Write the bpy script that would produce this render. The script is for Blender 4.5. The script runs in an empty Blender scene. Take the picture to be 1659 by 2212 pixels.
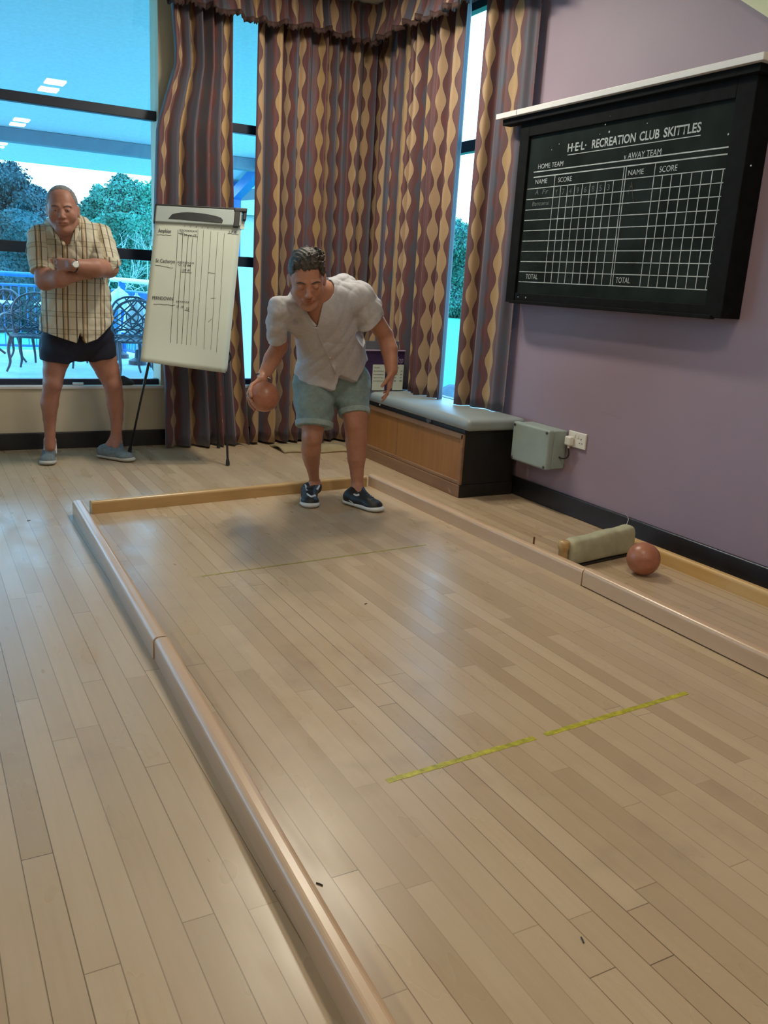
import bpy, bmesh, math, random
import numpy as np
from mathutils import Vector, Matrix, noise as mnoise
random.seed(7); RNG = np.random.default_rng(7)
SC = bpy.context.scene; COL = SC.collection
W, H, F = 1659.0, 2212.0, 1852.2109
YAW, PITCH, ROLL, CAMH = math.radians(29.24551), math.radians(14.90424), math.radians(3.45701), 1.27

# ------------------------------------------------------------------ camera
def cam_axes():
    cy, sy = math.cos(YAW), math.sin(YAW)
    f = np.array([sy*math.cos(PITCH), cy*math.cos(PITCH), -math.sin(PITCH)])
    r = np.array([cy, -sy, 0.0]); u = np.cross(r, f)
    c, s = math.cos(ROLL), math.sin(ROLL)
    return c*r+s*u, -s*r+c*u, f
CR, CU, CF = cam_axes()
cam_data = bpy.data.cameras.new('camera'); cam = bpy.data.objects.new('camera', cam_data); COL.objects.link(cam)
cam_data.sensor_fit = 'VERTICAL'; cam_data.sensor_height = 36.0; cam_data.lens = 36.0*F/H
cam_data.clip_start = 0.05; cam_data.clip_end = 300
cam.matrix_world = Matrix(((CR[0], CU[0], -CF[0], 0), (CR[1], CU[1], -CF[1], 0), (CR[2], CU[2], -CF[2], CAMH), (0, 0, 0, 1)))
SC.camera = cam
SC.view_settings.view_transform = 'Standard'; SC.view_settings.look = 'None'
SC.view_settings.gamma = 1; SC.view_settings.use_curve_mapping = False
SC.view_settings.exposure = -0.15

# ------------------------------------------------------------------ daylight
SKY = (1.25, 3.5, 5.6)
world = bpy.data.worlds.new('sky'); SC.world = world; world.use_nodes = True
wn = world.node_tree.nodes; wl = world.node_tree.links; wn.clear()
wo = wn.new('ShaderNodeOutputWorld'); wb = wn.new('ShaderNodeBackground'); wr = wn.new('ShaderNodeValToRGB')
wt = wn.new('ShaderNodeTexCoord'); ws = wn.new('ShaderNodeSeparateXYZ')
wl.new(wt.outputs['Generated'], ws.inputs[0]); wl.new(ws.outputs['Z'], wr.inputs[0]); wl.new(wr.outputs[0], wb.inputs[0]); wl.new(wb.outputs[0], wo.inputs[0])
wr.color_ramp.elements[0].position = 0.0; wr.color_ramp.elements[0].color = (0.35, 0.62, 0.86, 1)
wr.color_ramp.elements[1].position = 0.6; wr.color_ramp.elements[1].color = (0.16, 0.55, 0.95, 1)
wb.inputs['Strength'].default_value = 9.0

# ------------------------------------------------------------------ lamps (four twin-panel fittings over the lane, more in the rest of the room)
LAMP_POWER = 14.5
LAMPS = [(1.6, 1.95), (1.6, -1.15), (1.6, -4.15), (2.2, 4.85), (-2.2, 1.95), (-2.2, -1.15), (-2.2, -4.15)]
CEIL = 3.2
for lx, ly in LAMPS:
        for dy in (-0.25, 0.25):
            ld = bpy.data.lights.new('ceiling_lamp_light', 'AREA'); ld.shape = 'RECTANGLE'; ld.size = 0.20; ld.size_y = 0.26
            ld.energy = LAMP_POWER*(1.95 if ly > 4 else 0.78); ld.color = (1.0, 0.93, 0.76)
            lo = bpy.data.objects.new('ceiling_lamp_light', ld); lo.location = (lx, ly+dy, CEIL-0.035); COL.objects.link(lo)

# ------------------------------------------------------------------ picture -> place
def ray(x, y): return CF + CR*(x-W/2)/F - CU*(y-H/2)/F
def on_floor(x, y, z=0.0):
    d = ray(x, y); t = (z-CAMH)/d[2]; return np.array([d[0]*t, d[1]*t, z])
def on_x(x, y, X): d = ray(x, y); return d*X/d[0] + np.array([0, 0, CAMH])
def on_y(x, y, Y): d = ray(x, y); return d*Y/d[1] + np.array([0, 0, CAMH])
def ppm(P): return F/((np.array(P)-[0, 0, CAMH])@CF)

# ------------------------------------------------------------------ materials
class NB:
    """tiny node-expression builder"""
    def __init__(s, m): s.t = m.node_tree; s.n = s.t.nodes; s.l = s.t.links
    def node(s, typ, **kw):
        n = s.n.new(typ)
        for k, v in kw.items(): setattr(n, k, v)
        return n
    def link(s, a, b): s.l.new(a, b)
    def put(s, inp, v):
        if hasattr(v, 'links') or isinstance(v, bpy.types.NodeSocket): s.l.new(v, inp)
        else: inp.default_value = v
    def m(s, op, a, b=None, c=None, clamp=False):
        n = s.n.new('ShaderNodeMath'); n.operation = op; n.use_clamp = clamp
        s.put(n.inputs[0], a)
        if b is not None: s.put(n.inputs[1], b)
        if c is not None: s.put(n.inputs[2], c)
        return n.outputs[0]
    def mix(s, f, a, b):
        n = s.n.new('ShaderNodeMix'); n.data_type = 'RGBA'; s.put(n.inputs[0], f)
        s.put(n.inputs[6], a if not isinstance(a, tuple) else (*a[:3], 1)); s.put(n.inputs[7], b if not isinstance(b, tuple) else (*b[:3], 1))
        return n.outputs[2]
    def noise(s, vec, scale, detail=3, rough=0.5, dim='3D'):
        n = s.n.new('ShaderNodeTexNoise'); n.noise_dimensions = dim
        if vec is not None: s.l.new(vec, n.inputs['Vector'])
        n.inputs['Scale'].default_value = scale; n.inputs['Detail'].default_value = detail; n.inputs['Roughness'].default_value = rough
        return n.outputs[0]
    def ramp(s, v, a, b, x0=0.0, x1=1.0):
        n = s.n.new('ShaderNodeMapRange'); n.clamp = True; s.put(n.inputs[0], v)
        n.inputs[1].default_value = a; n.inputs[2].default_value = b; n.inputs[3].default_value = x0; n.inputs[4].default_value = x1
        return n.outputs[0]
    def white(s, v, v2=None):
        n = s.n.new('ShaderNodeTexWhiteNoise')
        if v2 is None: n.noise_dimensions = '1D'; s.put(n.inputs['W'], v)
        else:
            n.noise_dimensions = '2D'; c = s.n.new('ShaderNodeCombineXYZ'); s.put(c.inputs[0], v); s.put(c.inputs[1], v2); s.l.new(c.outputs[0], n.inputs['Vector'])
        return n.outputs['Value']
    def comb(s, x, y, z=0.0):
        c = s.n.new('ShaderNodeCombineXYZ'); s.put(c.inputs[0], x); s.put(c.inputs[1], y); s.put(c.inputs[2], z); return c.outputs[0]
    def sep(s, v):
        c = s.n.new('ShaderNodeSeparateXYZ'); s.l.new(v, c.inputs[0]); return c.outputs
    def bump(s, h, strength=0.3, dist=0.01):
        n = s.n.new('ShaderNodeBump'); s.put(n.inputs['Height'], h); n.inputs['Strength'].default_value = strength; n.inputs['Distance'].default_value = dist
        return n.outputs[0]
def new_mat(name):
    m = bpy.data.materials.new(name); m.use_nodes = True; b = NB(m); p = b.n.get('Principled BSDF'); return m, b, p
def mat(name, col, rough=0.6, var=0.12, scale=12.0, metal=0.0, bump=0.0, bscale=60.0, spec=0.5, sheen=0.0):
    """plain material with a little real variation of colour (wear, weave, grain)"""
    m, b, p = new_mat(name); tc = b.node('ShaderNodeTexCoord').outputs['Object']
    nz = b.noise(tc, scale, 4)
    b.put(p.inputs['Base Color'], b.mix(b.ramp(nz, 0.3, 0.7), tuple(c*(1-var) for c in col), tuple(min(1, c*(1+var)) for c in col)))
    p.inputs['Roughness'].default_value = rough; p.inputs['Metallic'].default_value = metal; p.inputs['Specular IOR Level'].default_value = spec
    if sheen: p.inputs['Sheen Weight'].default_value = sheen
    if bump: b.put(p.inputs['Normal'], b.bump(b.noise(tc, bscale, 3), bump, 0.004))
    return m

# ------------------------------------------------------------------ object helpers
def tag(o, label=None, cat=None, group=None, kind=None):
    if label: o['label'] = label
    if cat: o['category'] = cat
    if group: o['group'] = group
    if kind: o['kind'] = kind
    return o
def empty(name, loc, label, cat, group=None, rz=0.0):
    o = bpy.data.objects.new(name, None); o.empty_display_size = 0.1; COL.objects.link(o)
    o.location = loc; o.rotation_euler = (0, 0, rz)
    return tag(o, label, cat, group)
def obj(name, bm, m, parent=None, smooth=False, world=False, loc=None):
    """links a bmesh (or mesh) as one object; world=True: the vertices are in world space, keep them there"""
    if isinstance(bm, bmesh.types.BMesh):
        bmesh.ops.recalc_face_normals(bm, faces=bm.faces[:]) if not world == 'raw' else None
        me = bpy.data.meshes.new(name); bm.to_mesh(me); bm.free()
    else: me = bm; me.name = name
    for mm in (m if isinstance(m, (list, tuple)) else [m]): me.materials.append(mm)
    if smooth: me.polygons.foreach_set('use_smooth', [True]*len(me.polygons))
    o = bpy.data.objects.new(name, me); COL.objects.link(o)
    if loc is not None: o.location = loc
    if parent is not None:
        o.parent = parent
        if world:
            pm = Matrix.LocRotScale(parent.location, parent.rotation_euler, parent.scale)
            o.matrix_parent_inverse = pm.inverted()
    return o
def recentre(o, loc):
    """moves a top-level mesh's origin to loc, leaving its shape where it is"""
    loc = Vector(loc); o.data.transform(Matrix.Translation(-loc)); o.location = loc; return o
def struct(name, bm, m, **k): return tag(obj(name, bm, m, **k), kind='structure')
def box(bm, x0, x1, y0, y1, z0, z1, bevel=0.0, M=None, mi=0):
    vs = [bm.verts.new((x, y, z)) for x in (x0, x1) for y in (y0, y1) for z in (z0, z1)]
    q = [(0, 1, 3, 2), (4, 6, 7, 5), (0, 4, 5, 1), (2, 3, 7, 6), (0, 2, 6, 4), (1, 5, 7, 3)]
    fs = [bm.faces.new([vs[i] for i in f]) for f in q]
    for f in fs: f.material_index = mi
    if bevel:
        es = list({e for f in fs for e in f.edges})
        r = bmesh.ops.bevel(bm, geom=es, offset=bevel, segments=3, affect='EDGES', profile=0.5)
        vs = list({v for f in r['faces'] for v in f.verts} | {v for v in vs if v.is_valid})
    if M is not None: bmesh.ops.transform(bm, matrix=M, verts=[v for v in vs if v.is_valid])
    return vs
def newbm(): return bmesh.new()
def tube(bm, pts, r, n=8, closed=False, cap=True):
    pts = [Vector(p) for p in pts]; m = len(pts); rs = r if isinstance(r, (list, tuple)) else [r]*m
    rings = []; up = None
    for i, p in enumerate(pts):
        if closed: t = (pts[(i+1) % m]-pts[i-1]).normalized()
        else: t = (pts[min(i+1, m-1)]-pts[max(i-1, 0)]).normalized()
        if up is None: up = Vector((0, 0, 1)) if abs(t.z) < 0.9 else Vector((1, 0, 0))
        a = t.cross(up)
        if a.length < 1e-4: a = t.cross(Vector((1, 0.3, 0)))
        a.normalize(); b = a.cross(t).normalized(); up = b
        rings.append([bm.verts.new(p+(a*math.cos(2*math.pi*k/n)+b*math.sin(2*math.pi*k/n))*rs[i]) for k in range(n)])
    for i in range(m if closed else m-1):
        A, B = rings[i], rings[(i+1) % m]
        for k in range(n):
            bm.faces.new((A[k], A[(k+1) % n], B[(k+1) % n], B[k]))
    if cap and not closed: bm.faces.new(rings[0][::-1]); bm.faces.new(rings[-1])
def lathe(bm, prof, n=24, c=(0, 0, 0)):
    rings = []
    for r, z in prof:
        rings.append([bm.verts.new((c[0]+max(r, 1e-4)*math.cos(2*math.pi*k/n), c[1]+max(r, 1e-4)*math.sin(2*math.pi*k/n), c[2]+z)) for k in range(n)])
    for A, B in zip(rings, rings[1:]):
        for k in range(n): bm.faces.new((A[k], A[(k+1) % n], B[(k+1) % n], B[k]))
    bm.faces.new(rings[0][::-1]); bm.faces.new(rings[-1])
def prism(bm, prof, p0, p1, ax, up):
    """extrudes a 2-D profile (in ax, up) from p0 to p1"""
    p0, p1, ax, up = Vector(p0), Vector(p1), Vector(ax), Vector(up)
    A = [bm.verts.new(p0+ax*a+up*b) for a, b in prof]; B = [bm.verts.new(p1+ax*a+up*b) for a, b in prof]
    n = len(prof)
    for i in range(n): bm.faces.new((A[i], A[(i+1) % n], B[(i+1) % n], B[i]))
    bm.faces.new(A[::-1]); bm.faces.new(B)
def bez(p, n=12):
    """Catmull-Rom through points"""
    p = [Vector(a) for a in p]; out = []
    q = [p[0]*2-p[1]]+p+[p[-1]*2-p[-2]]
    for i in range(1, len(q)-2):
        for k in range(n):
            t = k/n; a, b, c, d = q[i-1], q[i], q[i+1], q[i+2]
            out.append(0.5*((2*b)+(c-a)*t+(2*a-5*b+4*c-d)*t*t+(3*b-a-3*c+d)*t**3))
    out.append(p[-1]); return out
def text_mesh(s, size, extrude=0.0008, shear=0.0, xscale=1.0, bold=0.0, align='LEFT'):
    cu = bpy.data.curves.new('lettering', 'FONT'); cu.body = s; cu.size = size; cu.extrude = extrude; cu.shear = shear; cu.offset = bold
    cu.align_x = align; cu.resolution_u = 3
    o = bpy.data.objects.new('lettering', cu); COL.objects.link(o)
    dg = bpy.context.evaluated_depsgraph_get(); dg.update()
    me = bpy.data.meshes.new_from_object(o.evaluated_get(dg)); bpy.data.objects.remove(o); bpy.data.curves.remove(cu)
    if xscale != 1.0: me.transform(Matrix.Diagonal((xscale, 1, 1, 1)))
    return me
def add_text(bm, s, size, M, **k):
    me = text_mesh(s, size, **k); me.transform(M); bm.from_mesh(me); bpy.data.meshes.remove(me)
def text_fit(bm, s, width, cap, M, **k):
    """text with a given width and capital height"""
    me = text_mesh(s, 1.0, extrude=0.0, **k)
    xs = [v.co.x for v in me.vertices]; ys = [v.co.y for v in me.vertices]
    capm = 0.70
    me.transform(Matrix.Translation((-min(xs), 0, 0))); me.transform(Matrix.Diagonal((width/(max(xs)-min(xs)), cap/capm, 1, 1)))
    me.transform(M); bm.from_mesh(me); bpy.data.meshes.remove(me)
def copy_tree(o, parent=None):
    c = o.copy(); COL.objects.link(c)
    if parent is not None: c.parent = parent
    for ch in [x for x in bpy.data.objects if x.parent == o]: copy_tree(ch, c)
    return c
# ================================================================== MATERIALS
def floor_material():
    m, b, p = new_mat('maple_strip_floor'); tc = b.node('ShaderNodeTexCoord').outputs['Object']; s = b.sep(tc)
    w = 0.0665
    rx = b.m('DIVIDE', s[0], w); row = b.m('FLOOR', rx); fx = b.m('FRACT', rx)
    off = b.white(row); L = 1.15
    ry = b.m('ADD', b.m('DIVIDE', s[1], L), b.m('MULTIPLY', off, 7.3)); col = b.m('FLOOR', ry); fy = b.m('FRACT', ry)
    rnd = b.white(row, col); rnd2 = b.white(b.m('ADD', row, 37.3), col)
    gv = b.comb(b.m('MULTIPLY', s[0], 26), b.m('MULTIPLY', s[1], 1.6), b.m('MULTIPLY', rnd, 20))
    grain = b.noise(gv, 2.2, 4, 0.6)
    c1 = b.mix(rnd, (0.450, 0.322, 0.200), (0.535, 0.400, 0.262))
    c2 = b.mix(b.m('GREATER_THAN', rnd2, 0.88), c1, (0.42, 0.30, 0.185))
    c3 = b.mix(b.ramp(grain, 0.35, 0.75, 0, 0.20), c2, (0.33, 0.22, 0.12))
    blot = b.noise(tc, 1.3, 5, 0.6); spot = b.noise(tc, 7.0, 4, 0.5)
    # scuffed patches: dull rosy dirt trodden into the middle of the lane
    dirt = b.m('MULTIPLY', b.ramp(blot, 0.48, 0.68), b.ramp(spot, 0.44, 0.68, 0, 0.5))
    c4 = b.mix(dirt, c3, (0.27, 0.18, 0.13))
    c4 = b.mix(b.ramp(b.noise(tc, 0.7, 2), 0.35, 0.7, 0, 0.25), c4, (0.53, 0.42, 0.29))
    gap = b.m('MAXIMUM', b.m('LESS_THAN', b.m('MINIMUM', fx, b.m('SUBTRACT', 1.0, fx)), 0.020), b.m('LESS_THAN', fy, 0.0022))
    ga = b.m('MULTIPLY', gap, b.ramp(b.white(b.m('ADD', row, 11.7)), 0.1, 1.0, 0.2, 0.95))
    b.put(p.inputs['Base Color'], b.mix(ga, c4, (0.10, 0.06, 0.03)))
    sc = b.noise(b.comb(b.m('MULTIPLY', s[0], 3), s[1]), 3, 2, 0.5)
    b.put(p.inputs['Roughness'], b.ramp(sc, 0.3, 0.7, 0.25, 0.38))
    b.put(p.inputs['Normal'], b.bump(b.m('ADD', b.m('MULTIPLY', spot, 0.15), b.m('MULTIPLY', ga, -1.0)), 0.12, 0.003))
    p.inputs['Specular IOR Level'].default_value = 0.55
    return m
def purple_wall():
    m, b, p = new_mat('dusty_purple_paint'); tc = b.node('ShaderNodeTexCoord').outputs['Object']; s = b.sep(tc)
    n1 = b.noise(tc, 2.2, 4); n2 = b.noise(b.comb(s[1], b.m('MULTIPLY', s[2], 5), 0), 1.6, 5, 0.65)
    c = b.mix(b.ramp(n1, 0.3, 0.7), (0.292, 0.212, 0.262), (0.315, 0.230, 0.282))
    c = b.mix(b.ramp(n2, 0.62, 0.8, 0, 0.35), c, (0.17, 0.115, 0.14))
    b.put(p.inputs['Base Color'], c); p.inputs['Roughness'].default_value = 0.55
    b.put(p.inputs['Normal'], b.bump(b.noise(tc, 120, 2), 0.08, 0.002)); return m
def wood(name, c0, c1, c2, axis=1, rough=0.4, scale=1.0, worn=None):
    m, b, p = new_mat(name); tc = b.node('ShaderNodeTexCoord').outputs['Object']; s = b.sep(tc)
    k = [30*scale, 30*scale, 30*scale]; k[axis] = 1.5*scale
    v = b.comb(*[b.m('MULTIPLY', s[i], k[i]) for i in range(3)])
    g = b.noise(v, 1.0, 5, 0.6)
    c = b.mix(b.ramp(g, 0.3, 0.7), c0, c1)
    c = b.mix(b.ramp(b.noise(tc, 3.0*scale, 4), 0.5, 0.75, 0, 0.6), c, c2)
    if worn: c = b.mix(b.ramp(b.noise(tc, 9, 6, 0.7), 0.62, 0.68), c, worn)
    b.put(p.inputs['Base Color'], c); p.inputs['Roughness'].default_value = rough
    b.put(p.inputs['Normal'], b.bump(g, 0.1, 0.002)); return m
def curtain_material(name='wavy_stripe_curtain_fabric'):
    m, b, p = new_mat(name); uv = b.node('ShaderNodeUVMap').outputs[0]; s = b.sep(uv)
    P = 0.235; V = 0.205
    ru = b.m('DIVIDE', s[0], P); idx = b.m('FLOOR', ru); t = b.m('FRACT', ru)
    wave = b.m('COSINE', b.m('MULTIPLY', s[1], 2*math.pi/V))
    a = b.m('ABSOLUTE', b.m('SUBTRACT', t, 0.5))
    hw = b.m('MULTIPLY_ADD', wave, 0.064, 0.108)
    gold = b.m('LESS_THAN', a, hw)
    line = b.m('LESS_THAN', a, b.m('ADD', hw, 0.017))
    mw = b.m('MULTIPLY_ADD', b.m('COSINE', b.m('ADD', b.m('MULTIPLY', s[1], 2*math.pi/V), 0.9)), 0.055, 0.295)
    mar = b.m('LESS_THAN', a, mw)
    nz = b.noise(b.comb(b.m('MULTIPLY', s[0], 9), s[1]), 5.0, 3)
    blue = b.mix(b.ramp(nz, 0.35, 0.65), (0.050, 0.064, 0.090), (0.075, 0.048, 0.075))
    maroon = b.mix(b.ramp(nz, 0.3, 0.7), (0.135, 0.032, 0.032), (0.080, 0.032, 0.040))
    g = b.mix(b.white(idx), (0.38, 0.235, 0.095), (0.40, 0.26, 0.155))
    c = b.mix(mar, blue, maroon); c = b.mix(line, c, (0.045, 0.03, 0.04)); c = b.mix(gold, c, g)
    c = b.mix(b.ramp(b.noise(uv, 260, 2), 0.35, 0.7, 0, 0.25), c, (0.10, 0.06, 0.05))
    b.put(p.inputs['Base Color'], c); p.inputs['Roughness'].default_value = 0.62; p.inputs['Sheen Weight'].default_value = 0.25
    return m
M_FLOOR = floor_material(); M_PURPLE = purple_wall(); M_CURT = curtain_material()
M_CREAM = mat('cream_paint', (0.62, 0.52, 0.37), 0.6, 0.05, 3)
M_CEIL = mat('white_ceiling_paint', (0.78, 0.74, 0.66), 0.8, 0.03, 3)
M_FASCIA = mat('pale_green_cream_paint', (0.66, 0.66, 0.42), 0.6, 0.04, 6)
M_SKIRT = mat('black_gloss_skirting', (0.014, 0.013, 0.016), 0.35, 0.3, 14)
M_SILL = mat('white_sill_paint', (0.74, 0.70, 0.68), 0.4, 0.04, 6)
M_FRAME = mat('dark_window_frame', (0.012, 0.02, 0.04), 0.4, 0.15, 10)
M_LINING = mat('cream_curtain_lining', (0.62, 0.53, 0.38), 0.8, 0.05, 6)
def glass_mat():
    m = bpy.data.materials.new('window_glass'); m.use_nodes = True; b = NB(m); b.n.clear()
    o = b.node('ShaderNodeOutputMaterial'); t = b.node('ShaderNodeBsdfTransparent'); g = b.node('ShaderNodeBsdfGlossy'); x = b.node('ShaderNodeMixShader')
    t.inputs[0].default_value = (0.93, 0.98, 1.0, 1); g.inputs['Roughness'].default_value = 0.0
    x.inputs[0].default_value = 0.055; b.link(t.outputs[0], x.inputs[1]); b.link(g.outputs[0], x.inputs[2]); b.link(x.outputs[0], o.inputs[0]); return m
M_GLASS = glass_mat()
M_RAIL_PINK = wood('varnished_pine_rail', (0.55, 0.36, 0.23), (0.60, 0.42, 0.27), (0.52, 0.33, 0.19), 1, 0.28)
M_RAIL_GOLD = wood('golden_varnished_pine', (0.46, 0.29, 0.12), (0.52, 0.34, 0.15), (0.42, 0.25, 0.09), 0, 0.3)
M_RAIL_GOLDY = wood('golden_varnished_pine_edge', (0.56, 0.34, 0.12), (0.62, 0.40, 0.16), (0.50, 0.28, 0.09), 1, 0.3)
M_BLACK = mat('black_plastic', (0.012, 0.012, 0.013), 0.4, 0.2, 20)
M_DARKWOOD = mat('black_painted_wood', (0.010, 0.009, 0.009), 0.45, 0.25, 18)

# ================================================================== ROOM SHELL
XR, YB, XL, YN = 3.39, 6.38, -6.2, -6.6
G = 0.22   # wall thickness
bm = newbm(); box(bm, XL-G, XR+G, YN-G, YB+G, -0.12, 0.0); fl = struct('floor', bm, M_FLOOR)
bm = newbm(); box(bm, XL-G, XR+G, YN-G, YB+G, CEIL, CEIL+0.15); struct('ceiling', bm, M_CEIL)
# right wall: purple up to the window recess, window from y 4.60 to 6.25
WR0, WR1, WZ0, WZ1 = 4.62, 6.22, 0.44, 3.1
bm = newbm()
box(bm, XR, XR+G, YN, WR0, 0, CEIL); box(bm, XR, XR+G, WR0, WR1, 0, WZ0); box(bm, XR, XR+G, WR0, WR1, WZ1, CEIL); box(bm, XR, XR+G, WR1, YB+G, 0, CEIL)
struct('wall_right', bm, M_PURPLE)
# back wall: big window, pier, narrow window, corner pier
BW = [(-5.6, 1.615), (2.02, 3.18)]; BZ0, BZ1 = 0.44, 3.1
bm = newbm()
box(bm, XL, XR, YB, YB+G, 0, BZ0); box(bm, XL, XR, YB, YB+G, BZ1, CEIL)
for a, c in ((XL, BW[0][0]), (BW[0][1], BW[1][0]), (BW[1][1], XR)): box(bm, a, c, YB, YB+G, BZ0, BZ1)
struct('wall_back', bm, M_CREAM)
bm = newbm(); box(bm, XL-G, XL, YN-G, YB+G, 0, CEIL); struct('wall_left', bm, M_CREAM)
bm = newbm(); box(bm, XL, XR+G, YN-G, YN, 0, CEIL); struct('wall_near', bm, M_CREAM)
# skirting
def skirt(name, pts):
    bm = newbm()
    for (x0, x1, y0, y1) in pts: box(bm, x0, x1, y0, y1, 0.0, 0.118, 0.006)
    struct(name, bm, M_SKIRT)
skirt('baseboard_right', [(XR-0.022, XR, YN, WR1)]); skirt('baseboard_back', [(XL, XR-0.022, YB-0.022, YB)])
skirt('baseboard_left', [(XL, XL+0.022, YN, YB-0.022)]); skirt('baseboard_near', [(XL+0.022, XR-0.022, YN, YN+0.022)])
# sloping fascia on the right wall, top right of the picture
bm = newbm(); a0 = on_x(1600, 0, XR-0.05); a1 = on_x(1659, 38, XR-0.05); sl = (a0[2]-a1[2])/(a0[1]-a1[1])
yA = 3.9; zA = a0[2]+sl*(yA-a0[1]); yB_ = 1.6; zB_ = a0[2]+sl*(yB_-a0[1])
vs = []
for x in (XR-0.05, XR):
    vs.append([bm.verts.new((x, y, z)) for y, z in ((yA, zA), (yA, CEIL), (yB_, CEIL), (yB_, zB_))])
bm.faces.new(vs[0]); bm.faces.new(vs[1][::-1])
for i in range(4): bm.faces.new((vs[0][i], vs[0][(i+1) % 4], vs[1][(i+1) % 4], vs[1][i]))
struct('trim_1', bm, M_FASCIA)
# windows
def window(n, axis, a0, a1, plane, z0, z1, transoms, mullions=()):
    """axis 'x': window lies in a y=plane wall; 'y': in an x=plane wall"""
    bm = newbm(); d = 0.03
    def B(u0, u1, w0, w1):
        if axis == 'x': box(bm, u0, u1, plane-d, plane+d, w0, w1, 0.004)
        else: box(bm, plane-d, plane+d, u0, u1, w0, w1, 0.004)
    B(a0, a1, z0, z0+0.045); B(a0, a1, z1-0.05, z1); B(a0, a0+0.05, z0, z1); B(a1-0.014, a1, z0, z1)
    for t0, t1 in transoms: B(a0, a1, t0, t1)
    for mu in mullions: B(mu-0.03, mu+0.03, z0, z1)
    w = struct('window_%d' % n, bm, M_FRAME)
    bm = newbm()
    if axis == 'x': box(bm, a0+0.02, a1-0.02, plane-0.003, plane+0.003, z0+0.02, z1-0.02)
    else: box(bm, plane-0.003, plane+0.003, a0+0.02, a1-0.02, z0+0.02, z1-0.02)
    obj('window_pane', bm, M_GLASS, w)
window(1, 'x', BW[0][0], BW[0][1]+0.016, YB+0.09, BZ0, BZ1, [(2.262, 2.325), (1.328, 1.402)], [-2.2])
window(2, 'x', BW[1][0], BW[1][1], YB+0.09, BZ0, BZ1, [(2.262, 2.325), (1.328, 1.402)])
window(3, 'y', WR0, WR1, XR+0.09, WZ0, WZ1, [(2.17, 2.245)])
bm = newbm(); box(bm, XL, BW[0][1]+0.02, YB-0.012, YB+0.06, BZ0-0.018, BZ0+0.004, 0.004); box(bm, BW[1][0]-0.02, BW[1][1]+0.02, YB-0.012, YB+0.06, BZ0-0.018, BZ0+0.004, 0.004)
struct('trim_2', bm, M_SILL)
bm = newbm(); box(bm, XR-0.012, XR+0.06, WR0-0.02, WR1+0.02, WZ0-0.018, WZ0+0.004, 0.004); struct('trim_3', bm, M_SILL)

# ceiling light fittings
M_DIFF = bpy.data.materials.new('lit_diffuser'); M_DIFF.use_nodes = True
q = M_DIFF.node_tree.nodes['Principled BSDF']; q.inputs['Emission Color'].default_value = (1, 0.93, 0.8, 1); q.inputs['Emission Strength'].default_value = 12
M_FIT = mat('white_fitting_metal', (0.75, 0.75, 0.72), 0.4, 0.03)
where = ['over the near half of the skittle lane', 'behind the camera, second over the lane side', 'far behind the camera, last over the lane side', 'over the bowling man', 'left of the skittle lane', 'behind the camera on the left side', 'far behind the camera on the left side']
for (lx, ly), wh in zip(LAMPS, where):
    t = empty('ceiling_light', (lx, ly, CEIL), 'twin panel ceiling light '+wh, 'ceiling light', 'twin panel ceiling lights')
    bm = newbm(); box(bm, -0.13, 0.13, -0.42, 0.42, -0.022, 0, 0.004); obj('housing', bm, M_FIT, t)
    for dy in (-0.25, 0.25):
        bm = newbm(); box(bm, -0.10, 0.10, dy-0.13, dy+0.13, -0.028, -0.018, 0.003); obj('diffuser', bm, M_DIFF, t)

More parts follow.
